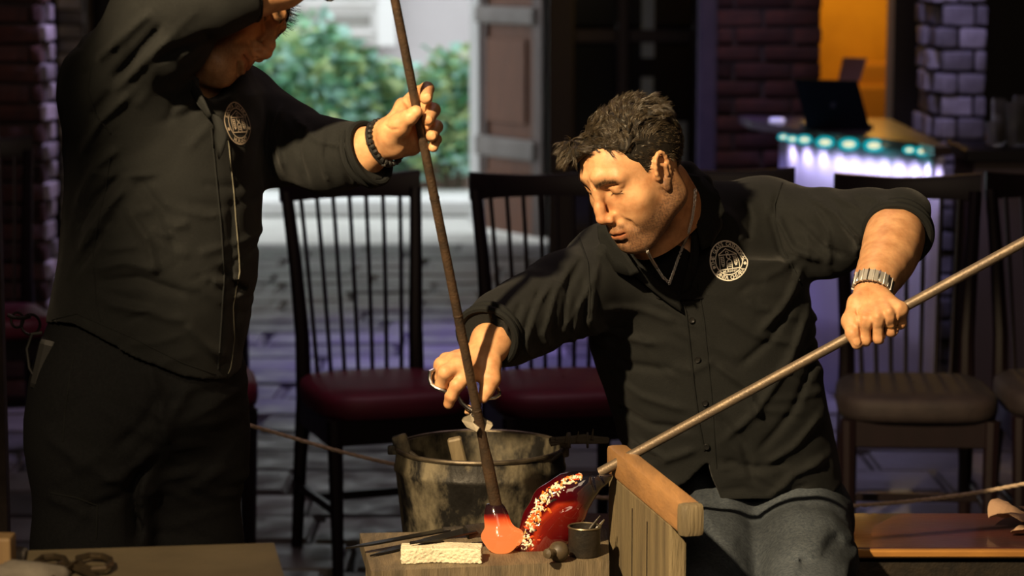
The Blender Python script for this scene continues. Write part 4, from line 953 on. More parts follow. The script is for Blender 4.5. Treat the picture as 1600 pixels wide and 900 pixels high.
V.rc(P(618, 222, 4.045), P(642, 228, 4.065), .024, .016, .014)
V.chain(pts((604, 212, 4.03, .015), (622, 200, 4.018, .017)), .014)
for p in (((624, 152), (633, 166), (642, 178)), ((600, 196), (612, 203), (624, 201))): F(V, 4.0, .0028, -.0016, *p, lim=(3.9, 4.07))
for (x, y, Y) in ((668, 152, 4.0), (670, 187, 4.001), (676, 212, 4.012)): V.ell(P(x, y, Y), (.0060, .0022, .0072), .0015)
h1, f1, _ = V.mesh()
# right arm raised in front of the face; the hand closes on the rod above the picture
V = Vol(P(370, 60, 3.75) - (0, .02, 0), P(660, -190, 4.1) + (0, .02, 0), .002)
V.chain(pts((340, -8, 3.87, .042), (395, -18, 3.885, .0405), (440, -26, 3.90, .035), (482, -46, 3.91, .031)), .02)
hand(V, P(492, -50, 3.915), .030,
     [pts((560, -100, 3.905, .0135), (592, -112, 3.895, .0115), (603, -104, 3.930, .0105), (590, -96, 3.950, .009)),
      pts((566, -84, 3.905, .0135), (596, -94, 3.895, .0115), (608, -86, 3.930, .0105), (594, -78, 3.950, .009)),
      pts((566, -68, 3.912, .0125), (597, -76, 3.900, .0110), (610, -68, 3.932, .0100), (597, -60, 3.950, .0085)),
      pts((562, -54, 3.920, .0115), (592, -59, 3.908, .0095), (606, -52, 3.935, .0090), (594, -46, 3.950, .0075))],
     pts((515, -75, 3.93, .019), (545, -105, 3.945, .0155), (575, -124, 3.958, .0125), (598, -128, 3.952, .010)), .015)
h2, f2, _ = V.mesh()
vv, qq = join((ha, fa), (h1, f1), (h2, f2), (hb, fb)); tt = np.ones((len(vv), 3)); tt[:len(ha)] = tn
mesh_obj('body', vv, qq, skin_m, sman, True, {'tint': tt})

def hem_stand(a, X, Y, Z):
    h = [(P(x, y, 4.0)[0], P(x, y, 4.0)[2]) for x, y in ((40, 520), (75, 508), (100, 499), (120, 499), (160, 515), (205, 536), (245, 555), (285, 577), (325, 590), (355, 597), (372, 590), (400, 590))]
    a[:] = np.maximum(a, np.interp(X, [q[0] for q in h], [q[1] for q in h]) - Z)
V = Vol((-1.02, 3.74, .80), (-.15, 4.52, 1.78), .0042)
rw = [(120, 128, 360, 4.13, .16), (150, 112, 395, 4.13, .185), (200, 104, 411, 4.13, .195), (300, 105, 410, 4.12, .195), (400, 97, 404, 4.11, .190), (450, 88, 400, 4.11, .188), (500, 78, 392, 4.11, .185), (560, 72, 380, 4.11, .182), (620, 70, 372, 4.11, .18)]
V.loft([(P(0, y, Yc - b * .4)[2], (P(xl, y, Yc)[0] + P(xr, y, Yc)[0]) / 2, Yc, (P(xr, y, Yc)[0] - P(xl, y, Yc)[0]) / 2, b) for y, xl, xr, Yc, b in rw], .03, p=2.3)
V.rc(P(185, 140, 4.02), P(300, 150, 4.13), .085, .085, .06).rc(P(300, 160, 4.15), P(372, 170, 4.26), .085, .065, .06).rc(P(215, 90, 4.1), P(290, 125, 4.15), .07, .06, .06)
V.chain(pts((190, 138, 4.0, .085), (255, 35, 3.92, .076), (298, -6, 3.875, .061), (345, -12, 3.865, .050), (390, -18, 3.875, .0455)), .04)
V.chain(pts((365, 172, 4.27, .068), (440, 222, 4.20, .063), (510, 245, 4.125, .0535), (578, 238, 4.078, .0480)), .04)
V.fn(hem_stand)
CC, CCn = P(578, 239, 4.078), P(602, 222, 4.06) - P(545, 246, 4.10); CCn /= np.linalg.norm(CCn); V.cut(CC, CCn, .08)
CD, CDn = P(392, -17, 3.878), P(440, -26, 3.90) - P(370, -13, 3.875); CDn /= np.linalg.norm(CDn); V.cut(CD, CDn, .08)
V.chain(pts((345, 60, 4.02, .075), (330, 112, 4.03, .042), (345, 150, 3.98, .014)), .012, 's')
for p, a in ((((150, 100), (200, 60), (260, 10)), .006), (((170, 150), (230, 100), (290, 50)), .006), (((180, 125), (225, 85), (275, 30)), -.006), (((140, 190), (190, 130), (235, 90)), -.005), (((120, 250), (160, 190), (215, 140)), .006),
             (((110, 330), (150, 260), (190, 230)), .005), (((115, 370), (150, 310), (195, 270)), -.006), (((118, 400), (165, 330), (200, 290)), .006), (((110, 440), (150, 380), (190, 330)), -.004), (((250, 90), (300, 70), (350, 45)), -.004),
             (((140, 420), (200, 405), (260, 420)), .004), (((150, 440), (220, 430), (300, 460)), -.004), (((200, 320), (235, 370), (250, 430)), .004), (((160, 470), (230, 480), (300, 500)), .0035), (((340, 420), (358, 450), (372, 470)), -.006),
             (((372, 440), (350, 445), (330, 440)), .005), (((210, 270), (260, 330), (280, 400)), -.003), (((290, 500), (320, 540), (350, 570)), .004)):
    F(V, 3.95, .010, a * 1.25, *p, lim=(3.7, 4.25))
for p, a in ((((440, 160), (430, 210), (445, 270)), .005), (((480, 190), (470, 230), (485, 285)), -.005), (((510, 195), (505, 240), (520, 290)), .0045), (((540, 195), (540, 240), (552, 290)), -.004), (((420, 180), (415, 230), (425, 280)), -.004), (((455, 180), (500, 215), (560, 225)), .004)):
    F(V, 4.12, .007, a, *p, lim=(3.95, 4.35))
random_folds(V, 40, (100, 380, 250, 570, 3.95), 21, amp=(.001, .0028), ln=(.04, .12), w=(.006, .011), ang=(-.9, .5), lim=(3.7, 4.3))
random_folds(V, 16, (110, 300, 40, 250, 3.95), 22, amp=(.001, .0028), ln=(.05, .12), w=(.006, .011), ang=(-1.1, -.6), lim=(3.7, 4.3))
V.fold([P(357, y, 3.95) for y in (300, 400, 500, 590)], .007, -.005, lim=(3.8, 4.3))
va, qa, _ = V.mesh(); nz = vnormals(va, qa); va = va + nz * (smooth_noise(va, 70, 19, 12) * .0008)[:, None]
mesh_obj('shirt', va, qa, shirt_m, sman, True); sb = bvh_of((va, qa))
cuff_ring(CC, CCn, .0500, .0055, sman); cuff_ring(CD, CDn, .0450, .005, sman)
seam('placket', sb, [(356, 215), (365, 300), (373, 400), (374, 425), (368, 455), (364, 480), (366, 530), (360, 575), (352, 593), (358, 597)], .0011, stitch_m, sman, .0006)
seam('placket', sb, [(330, 200), (338, 280), (345, 350), (350, 430), (346, 500), (340, 585)], .0016, shirt_edge_m, sman, .0003)
seam('yoke_seam', sb, [(143, 105), (138, 140), (150, 180), (178, 215)], .0015, shirt_edge_m, sman)
seam('side_seam', sb, [(172, 245), (165, 300), (152, 350), (146, 400), (150, 470), (158, 510)], .0013, shirt_edge_m, sman)
seam('hem_seam', sb, [(82, 500), (120, 490), (205, 527), (285, 567), (345, 588)], .0012, shirt_edge_m, sman)
flap('collar', [(281, 98, 3.985), (290, 104, 3.975), (305, 130, 3.955), (322, 158, 3.935), (332, 180, 3.93), (326, 186, 3.935), (308, 165, 3.945), (292, 135, 3.965)], .004, shirt_edge_m, sman)
flap('lapel', [(340, 178, 3.93), (349, 190, 3.925), (357, 212, 3.925), (350, 235, 3.925), (343, 250, 3.925), (339, 232, 3.93), (342, 210, 3.93)], .003, shirt_edge_m, sman)
h, n_ = onto(sb, 374, 193)
c_ = P(368, 193, 4.0); hh = sb.ray_cast(Vector(c_) + Vector((.25, -.12, 0)), Vector((-.9, .42, 0)).normalized())
if h is not None: emblem('crest', sb, h + Vector((-.004, 0, 0)), (n_ + Vector((.0, -.2, 0))).normalized(), (0, 0, 1), .034, 'SANTA CHIARA', 'MURANO', embroid2_m, sman)
# bracelets and a thin chain on the raised wrist
bc, ba = P(603, 222, 4.057), P(640, 205, 4.04) - P(575, 236, 4.08); ba /= np.linalg.norm(ba); bu = np.cross(ba, (0, 1, 0)); bu /= np.linalg.norm(bu); bw_ = np.cross(bu, ba)
br = MB()
for k in range(26):
    a = 2 * math.pi * k / 26; c = bc + (bu * math.cos(a) + bw_ * math.sin(a)) * .0365 + ba * .003 * math.sin(a); br.lathe([(0, -.0042), (.0034, -.0032), (.0046, 0), (.0034, .0032), (0, .0042)], c, 8, tuple(bu * -math.sin(a) + bw_ * math.cos(a)))
br.build('bead_bracelet', black_m, sman, True)
MB().tube([bc - ba * .0085 + (bu * math.cos(a) + bw_ * math.sin(a)) * .0375 for a in np.linspace(0, 6.283, 33)[:-1]], .0026, 6, closed=True).build('cord_bracelet', black_m, sman, True)
for a in (3.9, 5.0): MB().box(bc + (bu * math.cos(a) + bw_ * math.sin(a)) * .041 - ba * .006, (.007, .004, .0035), None, .001).build('bracelet_clasp', steel_m, sman)
wc2 = P(515, -12, 3.90); chain_link([wc2 + np.array((.0095 * math.sin(a), -.0, -.010 * math.cos(a) - .002)) for a in np.linspace(-2.6, 2.6, 10)], .0022, .0011, .0038, 'wrist_chain', black_m, sman)
MB().tube([P(505, -50, 3.91), P(508, -25, 3.90), P(509, -12, 3.90)], .0012, 6).build('chain_cord', black_m, sman, True)
# trousers
V = Vol((-.98, 3.84, .0), (-.30, 4.42, 1.12), .006)
V.loft([(P(0, y, Yc - .1)[2], (P(xl, y, Yc)[0] + P(xr, y, Yc)[0]) / 2, Yc, (P(xr, y, Yc)[0] - P(xl, y, Yc)[0]) / 2, b) for y, xl, xr, Yc, b in
        ((480, 90, 372, 4.11, .15), (540, 72, 374, 4.11, .165), (600, 64, 374, 4.11, .17), (660, 62, 372, 4.11, .160), (700, 80, 355, 4.11, .125), (735, 120, 320, 4.11, .07))], .05, p=2.3)
V.chain([(P(152, 620, 4.04), .097), (P(148, 700, 4.04), .094), (P(143, 860, 4.04), .083), ((-.665, 4.04, .50), .072), ((-.68, 4.08, .09), .062)], .06)
V.chain([(P(283, 620, 4.16), .096), (P(287, 700, 4.16), .092), (P(290, 860, 4.17), .082), ((-.52, 4.18, .50), .070), ((-.52, 4.22, .09), .062)], .06)
for p, a in ((((235, 560), (255, 620), (262, 700)), .007), (((262, 600), (235, 650), (180, 700)), -.005), (((250, 690), (205, 735), (160, 745)), .006), (((240, 720), (190, 775), (130, 790)), -.006), (((110, 690), (150, 720), (220, 760)), .004), (((215, 720), (205, 790), (212, 860)), -.012), (((300, 600), (270, 650), (262, 700)), .005), (((75, 770), (110, 780), (150, 800)), .004)):
    F(V, 3.98, .012, a, *p, lim=(3.8, 4.3))
random_folds(V, 30, (70, 360, 620, 860, 3.97), 31, amp=(.0015, .0035), ln=(.05, .14), w=(.008, .013), ang=(-.9, .9), lim=(3.8, 4.3))
vt, qt, _ = V.mesh(); mesh_obj('trousers', vt, qt, twill_m, sman, True); tb = bvh_of((vt, qt))
seam('pocket_seam', tb, [(98, 690), (102, 640), (110, 580), (118, 545)], .0015, shirt_edge_m, sman); seam('pocket_flap', tb, [(80, 770), (120, 778), (152, 790), (150, 850)], .0018, shirt_edge_m, sman)
MB().box(P(74, 565, 4.02), (.032, .07, .085), Matrix.Rotation(.25, 3, 'Y'), .01).build('belt_pouch', black_m, sman)
MB().tube([P(x, y, 3.99) for x, y in ((66, 520), (50, 522), (42, 545), (46, 575), (58, 595), (62, 640), (60, 670))], .0028, 7).build('cord', black_m, sman, True)
shoe(-.68, 4.06, .5, sman); shoe(-.52, 4.20, .7, sman)
# hair of the standing man: short, spiky over the forehead
V = Vol((-.125, -.1, -.09), (.13, .1, .15), .002, RT, OT); hair_cap(V, .056, .008)
v6, q6, _ = V.mesh(); hr2 = mesh_obj('hair', v6, q6, hair2_m, sman, True)
rt, dd = scalp(3800, 9, keep_of(.052)); dirn = dd + rng.normal(size=dd.shape) * .22 + np.column_stack([np.where(rt[:, 0] > .03, .6, -.3), np.zeros(len(rt)), np.zeros(len(rt))]); dirn /= np.linalg.norm(dirn, axis=1, keepdims=True)
o = strands('hair_strands', rt + dd * .004, dirn, np.where(rt[:, 0] > .03, rng.uniform(.022, .036, len(rt)), rng.uniform(.010, .018, len(rt))), hair2_m, hr2, RT, OT, .0008, 4, .12, 9); o['kind'] = 'stuff'
# =================================================================== WORK CORNER
wood_m = M('weathered_bench_wood', (.165, .125, .075), .62, var=(.055, .045, .030), scale=11, stretch=(6, 1, .7), bump=.5, bscale=55, contrast=(.35, .75))
wood_v_m = M('upright_oak_board', (.20, .155, .085), .6, var=(.07, .055, .035), scale=12, stretch=(3, 3, .35), bump=.5, bscale=60, bstretch=(4, 4, .5), contrast=(.35, .8))
rail_top_m = M('worn_oak_rail', (.42, .22, .085), .45, var=(.22, .12, .055), scale=9, stretch=(4, .7, 3), bump=.25, bscale=60, contrast=(.35, .8))
bench_m = M('red_varnished_bench', (.075, .020, .013), .35, var=(.035, .020, .022), scale=5, stretch=(.8, 3, 1), bump=.2, bscale=50, coat=.3, contrast=(.3, .7))
bench_edge_m = M('amber_bench_edge', (.42, .20, .045), .4, var=(.25, .11, .03), scale=12, stretch=(.6, 2, 2))
iron_m = M('oiled_iron', (.020, .019, .018), .48, metal=.5, var=(.045, .035, .025), scale=30, bump=.3, bscale=120)
rod_m = M('rusty_iron_rod', (.048, .036, .027), .5, metal=.45, var=(.12, .072, .042), scale=34, bump=.35, bscale=240)
pipe_m = M('blowpipe_steel', (.13, .10, .075), .5, metal=.5, var=(.20, .15, .10), scale=26, bump=.2, bscale=260)
buck_m = M('sooty_bucket_iron', (.010, .009, .008), .5, metal=.3, var=(.17, .145, .095), scale=15, bump=.8, bscale=50, contrast=(.46, .62), rough2=.8, stretch=(1, 1, .6))
stonew_m = M('white_pumice_block', (.66, .60, .45), .9, var=(.52, .46, .33), scale=25, bump=.8, bscale=180)
leather_m = M('worn_table_top', (.22, .175, .10), .75, var=(.14, .11, .06), scale=6, bump=.25, bscale=70)

bench_t = None
# glassmaker's bench: seat plank, the upright arm board with its rail, small side shelf
gb = thing('glassmaker_bench', 'wooden glassmaker bench with an upright arm board, worn rail and side shelf of tools', 'bench', (.6, 4.6, 0))
MB().box((.78, 4.715, .535), (1.36, .29, .03), bev=.004).build('seat_plank', bench_m, gb)
MB().box((.78, 4.562, .542), (1.36, .018, .014), bev=.003).build('edge_strip', bench_edge_m, gb)
for x in (.16, 1.40):
    for y in (4.61, 4.82): MB().box((x, y, .26), (.05, .05, .52), bev=.004).build('leg', iron_m, gb)
MB().box((.78, 4.585, .49), (1.34, .03, .085), bev=.003).build('apron', iron_m, gb)
# arm rail: from far (948,692) to near (1082,790)
RZ = .785
def onplane(px, py, z):
    a = (px - 800) / FPX; b = (450 - py) / FPX; t = (z - CAM_H) / (-SP + b * CP); return np.array([a * t, (CP + b * SP) * t, z])
ra, rb1 = onplane(963, 694, RZ), onplane(1078, 786, RZ); rd = rb1 - ra; rl = np.linalg.norm(rd); rd /= rl; rang = math.atan2(rd[1], rd[0]); Rr = Matrix.Rotation(rang, 3, 'Z')
rc0 = (ra + rb1) / 2; sd = np.array(Rr @ Vector((0, 1, 0)))
o = MB().box((rc0[0], rc0[1], RZ - .024), (rl, .036, .048), Rr, .008).build('rail', rail_top_m, gb, True)
ed = MB().box(rc0 + rd * (rl / 2 + .004) + np.array((0, 0, -.025)), (.028, .040, .052), Rr, .010).build('rail_end', wood_v_m, gb, True)
pa = ra + rd * .0; bl = rl * .86; bc_ = ra + rd * bl / 2
MB().box((bc_[0], bc_[1], (RZ - .048) / 2 + .05), (bl, .028, RZ - .048 - .10), Rr, .004).build('arm_board', wood_v_m, gb)
for q in (.42, .66):
    MB().box((ra + rd * bl * q)[:2].tolist() + [.38], (.003, .030, .66), Rr).build('board_joint', iron_m, gb)
# shelf
SZ = .62
c4 = [onplane(562, 833, SZ), onplane(950, 826, SZ), onplane(952, 876, SZ), onplane(580, 893, SZ)]
MB().prism([tuple(p) for p in c4], (0, 0, -.028)).build('shelf', wood_m, gb)
MB().prism([tuple(c4[3] + (0, -.001, -.0295)), tuple(c4[2] + (0, -.001, -.0295)), tuple(c4[2] + (0, .02, -.0295)), tuple(c4[3] + (0, .02, -.0295))], (0, 0, -.05)).build('shelf_apron', wood_m, gb)
for p in (c4[0] + (.03, -.03, 0), c4[3] + (.03, .035, 0)): MB().box((p[0], p[1], .295), (.035, .035, .59), bev=.003).build('leg', wood_m, gb)

# bucket on a stump
bk = P(750, 715, 4.70); BX, BY, BZ = bk[0], 4.70, .712
st = tag(MB().lathe([(0, 0), (.13, 0), (.128, .03), (.122, .38), (.118, .405), (0, .405)], (BX, BY, .0), 20).build('stump', wood_v_m, None, True), 'wooden stump hidden below the iron bucket', 'stump')
bt = thing('bucket', 'battered sooty iron bucket standing behind the shelf of tools', 'bucket', (BX, BY, .406))
r0, r1, hb_ = .128, .160, BZ - .406
MB().lathe([(0, .406), (r0, .406), (r0 + .004, .42), (r1 - .002, BZ - .045), (r1 + .001, BZ - .040), (r1 + .001, BZ - .034), (r1 - .001, BZ - .03), (r1 - .004, BZ), (r1 - .010, BZ), (r1 - .012, BZ - .03), (r0 - .006, .42), (0, .415)], (BX, BY, 0), 48).build('pail', buck_m, bt, True)
MB().tube([(BX + (r1 - .004) * math.cos(a), BY + (r1 - .004) * math.sin(a), BZ) for a in np.linspace(0, 6.283, 49)[:-1]], .0045, 8, closed=True).build('rim', M('pale_rim_iron', (.16, .13, .09), .4, metal=.7, var=(.05, .04, .03), scale=30), bt, True)  # rim in a lighter tone than the pail
MB().box(P(628, 697, 4.68), (.030, .014, .045), Matrix.Rotation(-.3, 3, 'Y'), .006).box(P(618, 703, 4.68), (.03, .012, .018), None, .004).build('lug', buck_m, bt, True)
MB().box(P(880, 700, 4.68), (.022, .012, .035), None, .005).build('lug', buck_m, bt, True)
MB().tube([P(x, y, 4.62) for x, y in ((640, 706), (660, 722), (700, 738), (750, 746), (800, 742), (850, 728), (878, 706))], .0045, 8).build('handle', iron_m, bt, True)
wtr = tag(MB().lathe([(.143, 0), (.13, .0005), (0, .0005), (0, -.002)], (BX, BY, BZ - .075), 32).build('water', M('dark_water', (.01, .012, .012), .05, spec=.6), bt, True))
wk = MB(); g = random.Random(4); base = P(905, 688, 4.62)
for k in range(16):
    q = [P(862 + g.uniform(-4, 6), 690 + g.uniform(-5, 5), 4.60 + g.uniform(-.01, .01)), P(885, 688 + g.uniform(-5, 5), 4.60), P(915 + g.uniform(-6, 6), 686 + g.uniform(-6, 5), 4.60), P(948 + g.uniform(-6, 4), 688 + g.uniform(-4, 4), 4.60)]
    wk.tube(q, [.0035, .0042, .004, .002], 5)
for x, y in ((902, 680), (925, 676), (884, 682)): wk.tube([P(x, y + 10, 4.59), P(x + 2, y - 6, 4.588)], [.003, .0008], 5)
for x in (888, 889, 890, 918): wk.tube([P(x, 688, 4.60) + np.array((.0, .013 * math.sin(a), .013 * math.cos(a))) for a in np.linspace(0, 6.283, 13)[:-1]], .0022, 5, closed=True)
tag(wk.build('wire_bundle', M('charred_bundle', (.055, .048, .035), .8, var=(.10, .085, .06), scale=40), None, True), 'charred bundle tied with wire across the right rim of the bucket', 'bundle')
pd = MB().box(P(722, 712, 4.66) + np.array((0, 0, -.03)), (.026, .018, .135), Matrix.Rotation(-.22, 3, 'Y') @ Matrix.Rotation(.15, 3, 'X'), .003).build('wooden_paddle', M('pale_wet_wood', (.24, .19, .11), .5, var=(.13, .10, .06), scale=14, stretch=(4, 4, .5)), None)
tag(pd, 'square wooden handle standing in the iron bucket', 'paddle')

# rope barrier
rope_m = M('twisted_rope', (.62, .47, .33), .9, var=(.42, .30, .20), scale=60, bump=.3)
RP = [P(x, y, 5.3) for x, y in ((300, 640), (378, 661), (440, 679), (500, 697), (560, 713), (618, 726), (700, 745), (800, 763), (930, 777), (1060, 788), (1180, 793), (1320, 791), (1400, 786), (1480, 777), (1550, 766), (1640, 748))]
rp = MB(); cum = 0
fine = []
for a, b in zip(RP, RP[1:]):
    k = int(np.linalg.norm(b - a) / .004)
    fine += [a + (b - a) * i / k for i in range(k)]
fine = np.array(fine)
for _ in range(200): fine[1:-1] = fine[1:-1] * .5 + (fine[2:] + fine[:-2]) * .25
for s in range(3):
    ph = 2.094 * s; rp.tube([p + np.array((0, math.cos(i * .50 + ph), math.sin(i * .50 + ph))) * .0021 for i, p in enumerate(fine)], .0024, 5)
rr_ = thing('rope_barrier', 'thin twisted rope barrier sagging behind both men', 'rope', (0, 5.3, 0)); rp.build('rope', rope_m, rr_, True)
for x in (P(262, 0, 5.3)[0], P(1690, 0, 5.3)[0]):
    MB().lathe([(0, 0), (.14, 0), (.14, .012), (.02, .03), (.014, .05), (.014, .80), (.022, .81), (.022, .84), (0, .86)], (x, 5.3, 0), 16).build('post', iron_m, rr_, True)
    MB().tube([(x, 5.3, .80), tuple(RP[0] if x < 0 else RP[-1])], .004, 6).build('rope_end', rope_m, rr_, True)

# the upright iron rod and its molten gather
def rodline(py, Yb=4.255, Yt=4.02):
    # through (775,790) at Yb and (655,190) at Yt
    A, Bq = P(775, 790, Yb), P(655, 190, Yt); t = (790 - py) / 600; return A + (Bq - A) * t
r_a, r_b = rodline(792), rodline(-150)
rt_ = thing('iron_rod', 'long rusty iron rod held upright, molten orange glass on its tip', 'rod', tuple(r_a))
ts = np.linspace(0, 1, 60); MB().tube([r_a + (r_b - r_a) * t for t in ts], [.0083 - .0014 * t + .0022 * max(0, min(1, (.11 - t) / .03)) for t in ts], 14).build('shaft', rod_m, rt_, True)
for t in (.33, .17, .52): c = r_a + (r_b - r_a) * t; MB().lathe([(.008, -.002), (.0088 - .0014 * t, -.001), (.0088 - .0014 * t, .001), (.008, .002)], c, 14, tuple(r_b - r_a)).build('weld_mark', rod_m, rt_, True)
def hot_mat():
    m = bpy.data.materials.new('molten_glass'); m.use_nodes = True; N, L = m.node_tree.nodes, m.node_tree.links; b = N['Principled BSDF']
    a = N.new('ShaderNodeAttribute'); a.attribute_name = 'hotness'
    r = N.new('ShaderNodeValToRGB'); e = r.color_ramp.elements; e[0].position = .0; e[0].color = (0, 0, 0, 1); e[1].position = .95; e[1].color = (1.0, .235, .05, 1)
    for p_, c_ in ((.30, (.02, .0, .0, 1)), (.45, (.42, .012, .002, 1)), (.62, (.95, .10, .014, 1)), (.8, (1.0, .175, .032, 1))):
        x = e.new(p_); x.color = c_
    L.new(a.outputs['Color'], r.inputs[0]); L.new(r.outputs[0], b.inputs['Emission Color']); b.inputs['Emission Strength'].default_value = 1.0
    b.inputs['Base Color'].default_value = (.012, .006, .008, 1); b.inputs['Roughness'].default_value = .12; b.inputs['Specular IOR Level'].default_value = .5; return m
V = Vol(P(745, 885, 4.18) - (0, .02, .02), P(835, 775, 4.32) + (0, .02, 0), .0014)
V.chain(pts((772, 790, 4.255, .0125), (774, 800, 4.253, .0165), (777, 815, 4.25, .0195), (781, 838, 4.245, .026)), .010)
V.ell(P(784, 841, 4.245), (.0285, .024, .0265), .01).ell(P(763, 838, 4.245), (.0125, .013, .0115), .006).rc(P(795, 838, 4.245), P(809, 836, 4.25), .014, .010, .01)
V.rc(P(806, 838, 4.25), P(813, 848, 4.255), .0095, .006, .008)
vg, qg, _ = V.mesh(); gx, gy = proj(vg); heat = np.clip((gy - 790) / 36, 0, 1) ** 1.1 + .04 * smooth_noise(vg, 120, 4); heat = np.clip(heat, 0, 1)
mesh_obj('molten_gather', vg, qg, hot_mat(), rt_, True, {'hotness': np.repeat(heat[:, None], 3, 1)})

# blowpipe and the red glass piece
bp_a, bp_h = P(945, 734, 4.285), P(1370, 503, 4.197); d_ = bp_h - bp_a; d_ /= np.linalg.norm(d_); bp_b = bp_a + d_ * 1.02
bpz = thing('blowpipe', 'steel blowpipe across the wooden rail with red glass on its end', 'blowpipe', tuple(bp_a))
MB().tube([bp_a + d_ * t for t in np.linspace(-.01, 1.02, 40)], [.0086] * 40, 14).build('pipe', pipe_m, bpz, True)
def glass_mat():
    m = bpy.data.materials.new('ruby_glass'); m.use_nodes = True; N, L = m.node_tree.nodes, m.node_tree.links; b = N['Principled BSDF']
    a = N.new('ShaderNodeAttribute'); a.attribute_name = 'ruby'; L.new(a.outputs['Color'], b.inputs['Base Color'])
    b.inputs['Roughness'].default_value = .06; b.inputs['Specular IOR Level'].default_value = .6; b.inputs['Coat Weight'].default_value = .6; b.inputs['Coat Roughness'].default_value = .04
    b.inputs['Transmission Weight'].default_value = .35
    g2 = N.new('ShaderNodeAttribute'); g2.attribute_name = 'glow'; L.new(g2.outputs['Color'], b.inputs['Emission Color']); b.inputs['Emission Strength'].default_value = 1.0
    return m
V = Vol(P(795, 880, 4.16) - (0, .03, .035), P(960, 715, 4.42), .0015)
Y0 = 4.285
V.chain(pts((944, 736, Y0, .0160), (936, 741, Y0, .0210), (928, 745, Y0, .0195), (919, 750, Y0, .0245), (907, 758, Y0, .0255)), .006)
V.chain(pts((908, 756, Y0, .0245), (894, 771, Y0, .0320), (878, 788, Y0, .0360), (862, 808, Y0, .0335), (844, 831, Y0 - .01, .0245), (823, 849, Y0 - .02, .0135), (811, 859, Y0 - .025, .006)), .02)
V.chain(pts((880, 762, Y0 - .01, .015), (852, 780, Y0 - .012, .015), (833, 808, Y0 - .018, .012), (818, 842, Y0 - .025, .009)), .02)
V.chain(pts((896, 806, Y0 - .01, .014), (876, 836, Y0 - .015, .014), (845, 855, Y0 - .02, .010)), .02)
for p in (((932, 725), (936, 742), (944, 756)), ((921, 722), (924, 745), (930, 768))): F(V, Y0, .003, -.003, *p)
V.fold([P(x, y, Y0) for x, y in ((905, 775), (870, 790), (848, 815), (835, 845))], .0075, -.004, lim=(4.1, 4.28))
vr, qr, _ = V.mesh(); gx, gy = proj(vr)
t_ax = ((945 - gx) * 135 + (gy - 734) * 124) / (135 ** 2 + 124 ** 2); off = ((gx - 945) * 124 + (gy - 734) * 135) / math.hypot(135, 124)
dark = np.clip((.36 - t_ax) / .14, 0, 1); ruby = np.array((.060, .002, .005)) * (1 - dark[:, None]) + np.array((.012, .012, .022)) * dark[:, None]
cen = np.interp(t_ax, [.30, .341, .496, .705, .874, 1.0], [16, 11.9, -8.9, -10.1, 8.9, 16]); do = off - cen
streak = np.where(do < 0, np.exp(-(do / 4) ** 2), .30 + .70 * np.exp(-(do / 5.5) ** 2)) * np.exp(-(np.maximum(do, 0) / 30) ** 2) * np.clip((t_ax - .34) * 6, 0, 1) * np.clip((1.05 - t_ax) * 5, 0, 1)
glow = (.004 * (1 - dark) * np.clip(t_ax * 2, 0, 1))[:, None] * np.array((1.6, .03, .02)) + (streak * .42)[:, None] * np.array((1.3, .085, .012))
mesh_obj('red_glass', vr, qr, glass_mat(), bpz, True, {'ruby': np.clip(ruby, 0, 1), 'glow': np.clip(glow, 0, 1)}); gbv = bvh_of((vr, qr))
fr = {}
g = random.Random(9)
for k in range(290):
    t = g.random(); path = ((905, 738), (882, 745), (858, 757), (838, 777), (826, 800), (818, 825), (813, 850)); i = min(int(t * 6), 5); f_ = t * 6 - i
    x = path[i][0] + (path[i + 1][0] - path[i][0]) * f_ + abs(g.gauss(0, 1)) * (9 if t > .3 else 3) + 1; y_ = path[i][1] + (path[i + 1][1] - path[i][1]) * f_ + abs(g.gauss(0, 1)) * 5 + 1
    h, n_ = onto(gbv, x, y_)
    if h is None: continue
    c = g.choice(['white', 'white', 'orange', 'red', 'black', 'white', 'amber']); r = g.uniform(.0014, .0032)
    mb = fr.setdefault(c, MB()); u = n_.orthogonal().normalized(); q = Matrix.Rotation(g.uniform(0, 6.28), 3, n_); u = q @ u; w = n_.cross(u)
    s1, s2 = r * g.uniform(1.0, 2.3), r * .85; pr = [(h + u * (s1 * math.cos(a)) + w * (s2 * math.sin(a))) for a in (0, 1.257, 2.513, 3.77, 5.027)]
    mb._add(pr + [h + n_ * r * .8, h - n_ * r * .3], [(i2, (i2 + 1) % 5, 5) for i2 in range(5)] + [((i2 + 1) % 5, i2, 6) for i2 in range(5)])
fc = dict(white=(.78, .70, .55), orange=(.75, .16, .02), red=(.45, .03, .01), black=(.02, .015, .015), amber=(.55, .35, .12))
for c, mb in fr.items():
    o = mb.build('glass_chips', M(c + '_frit', fc[c], .15, coat=.5, emis=(1, .2, .03) if c in ('orange', 'red') else None, estr=.25 if c in ('orange', 'red') else 0), bpz, False); o['kind'] = 'stuff'

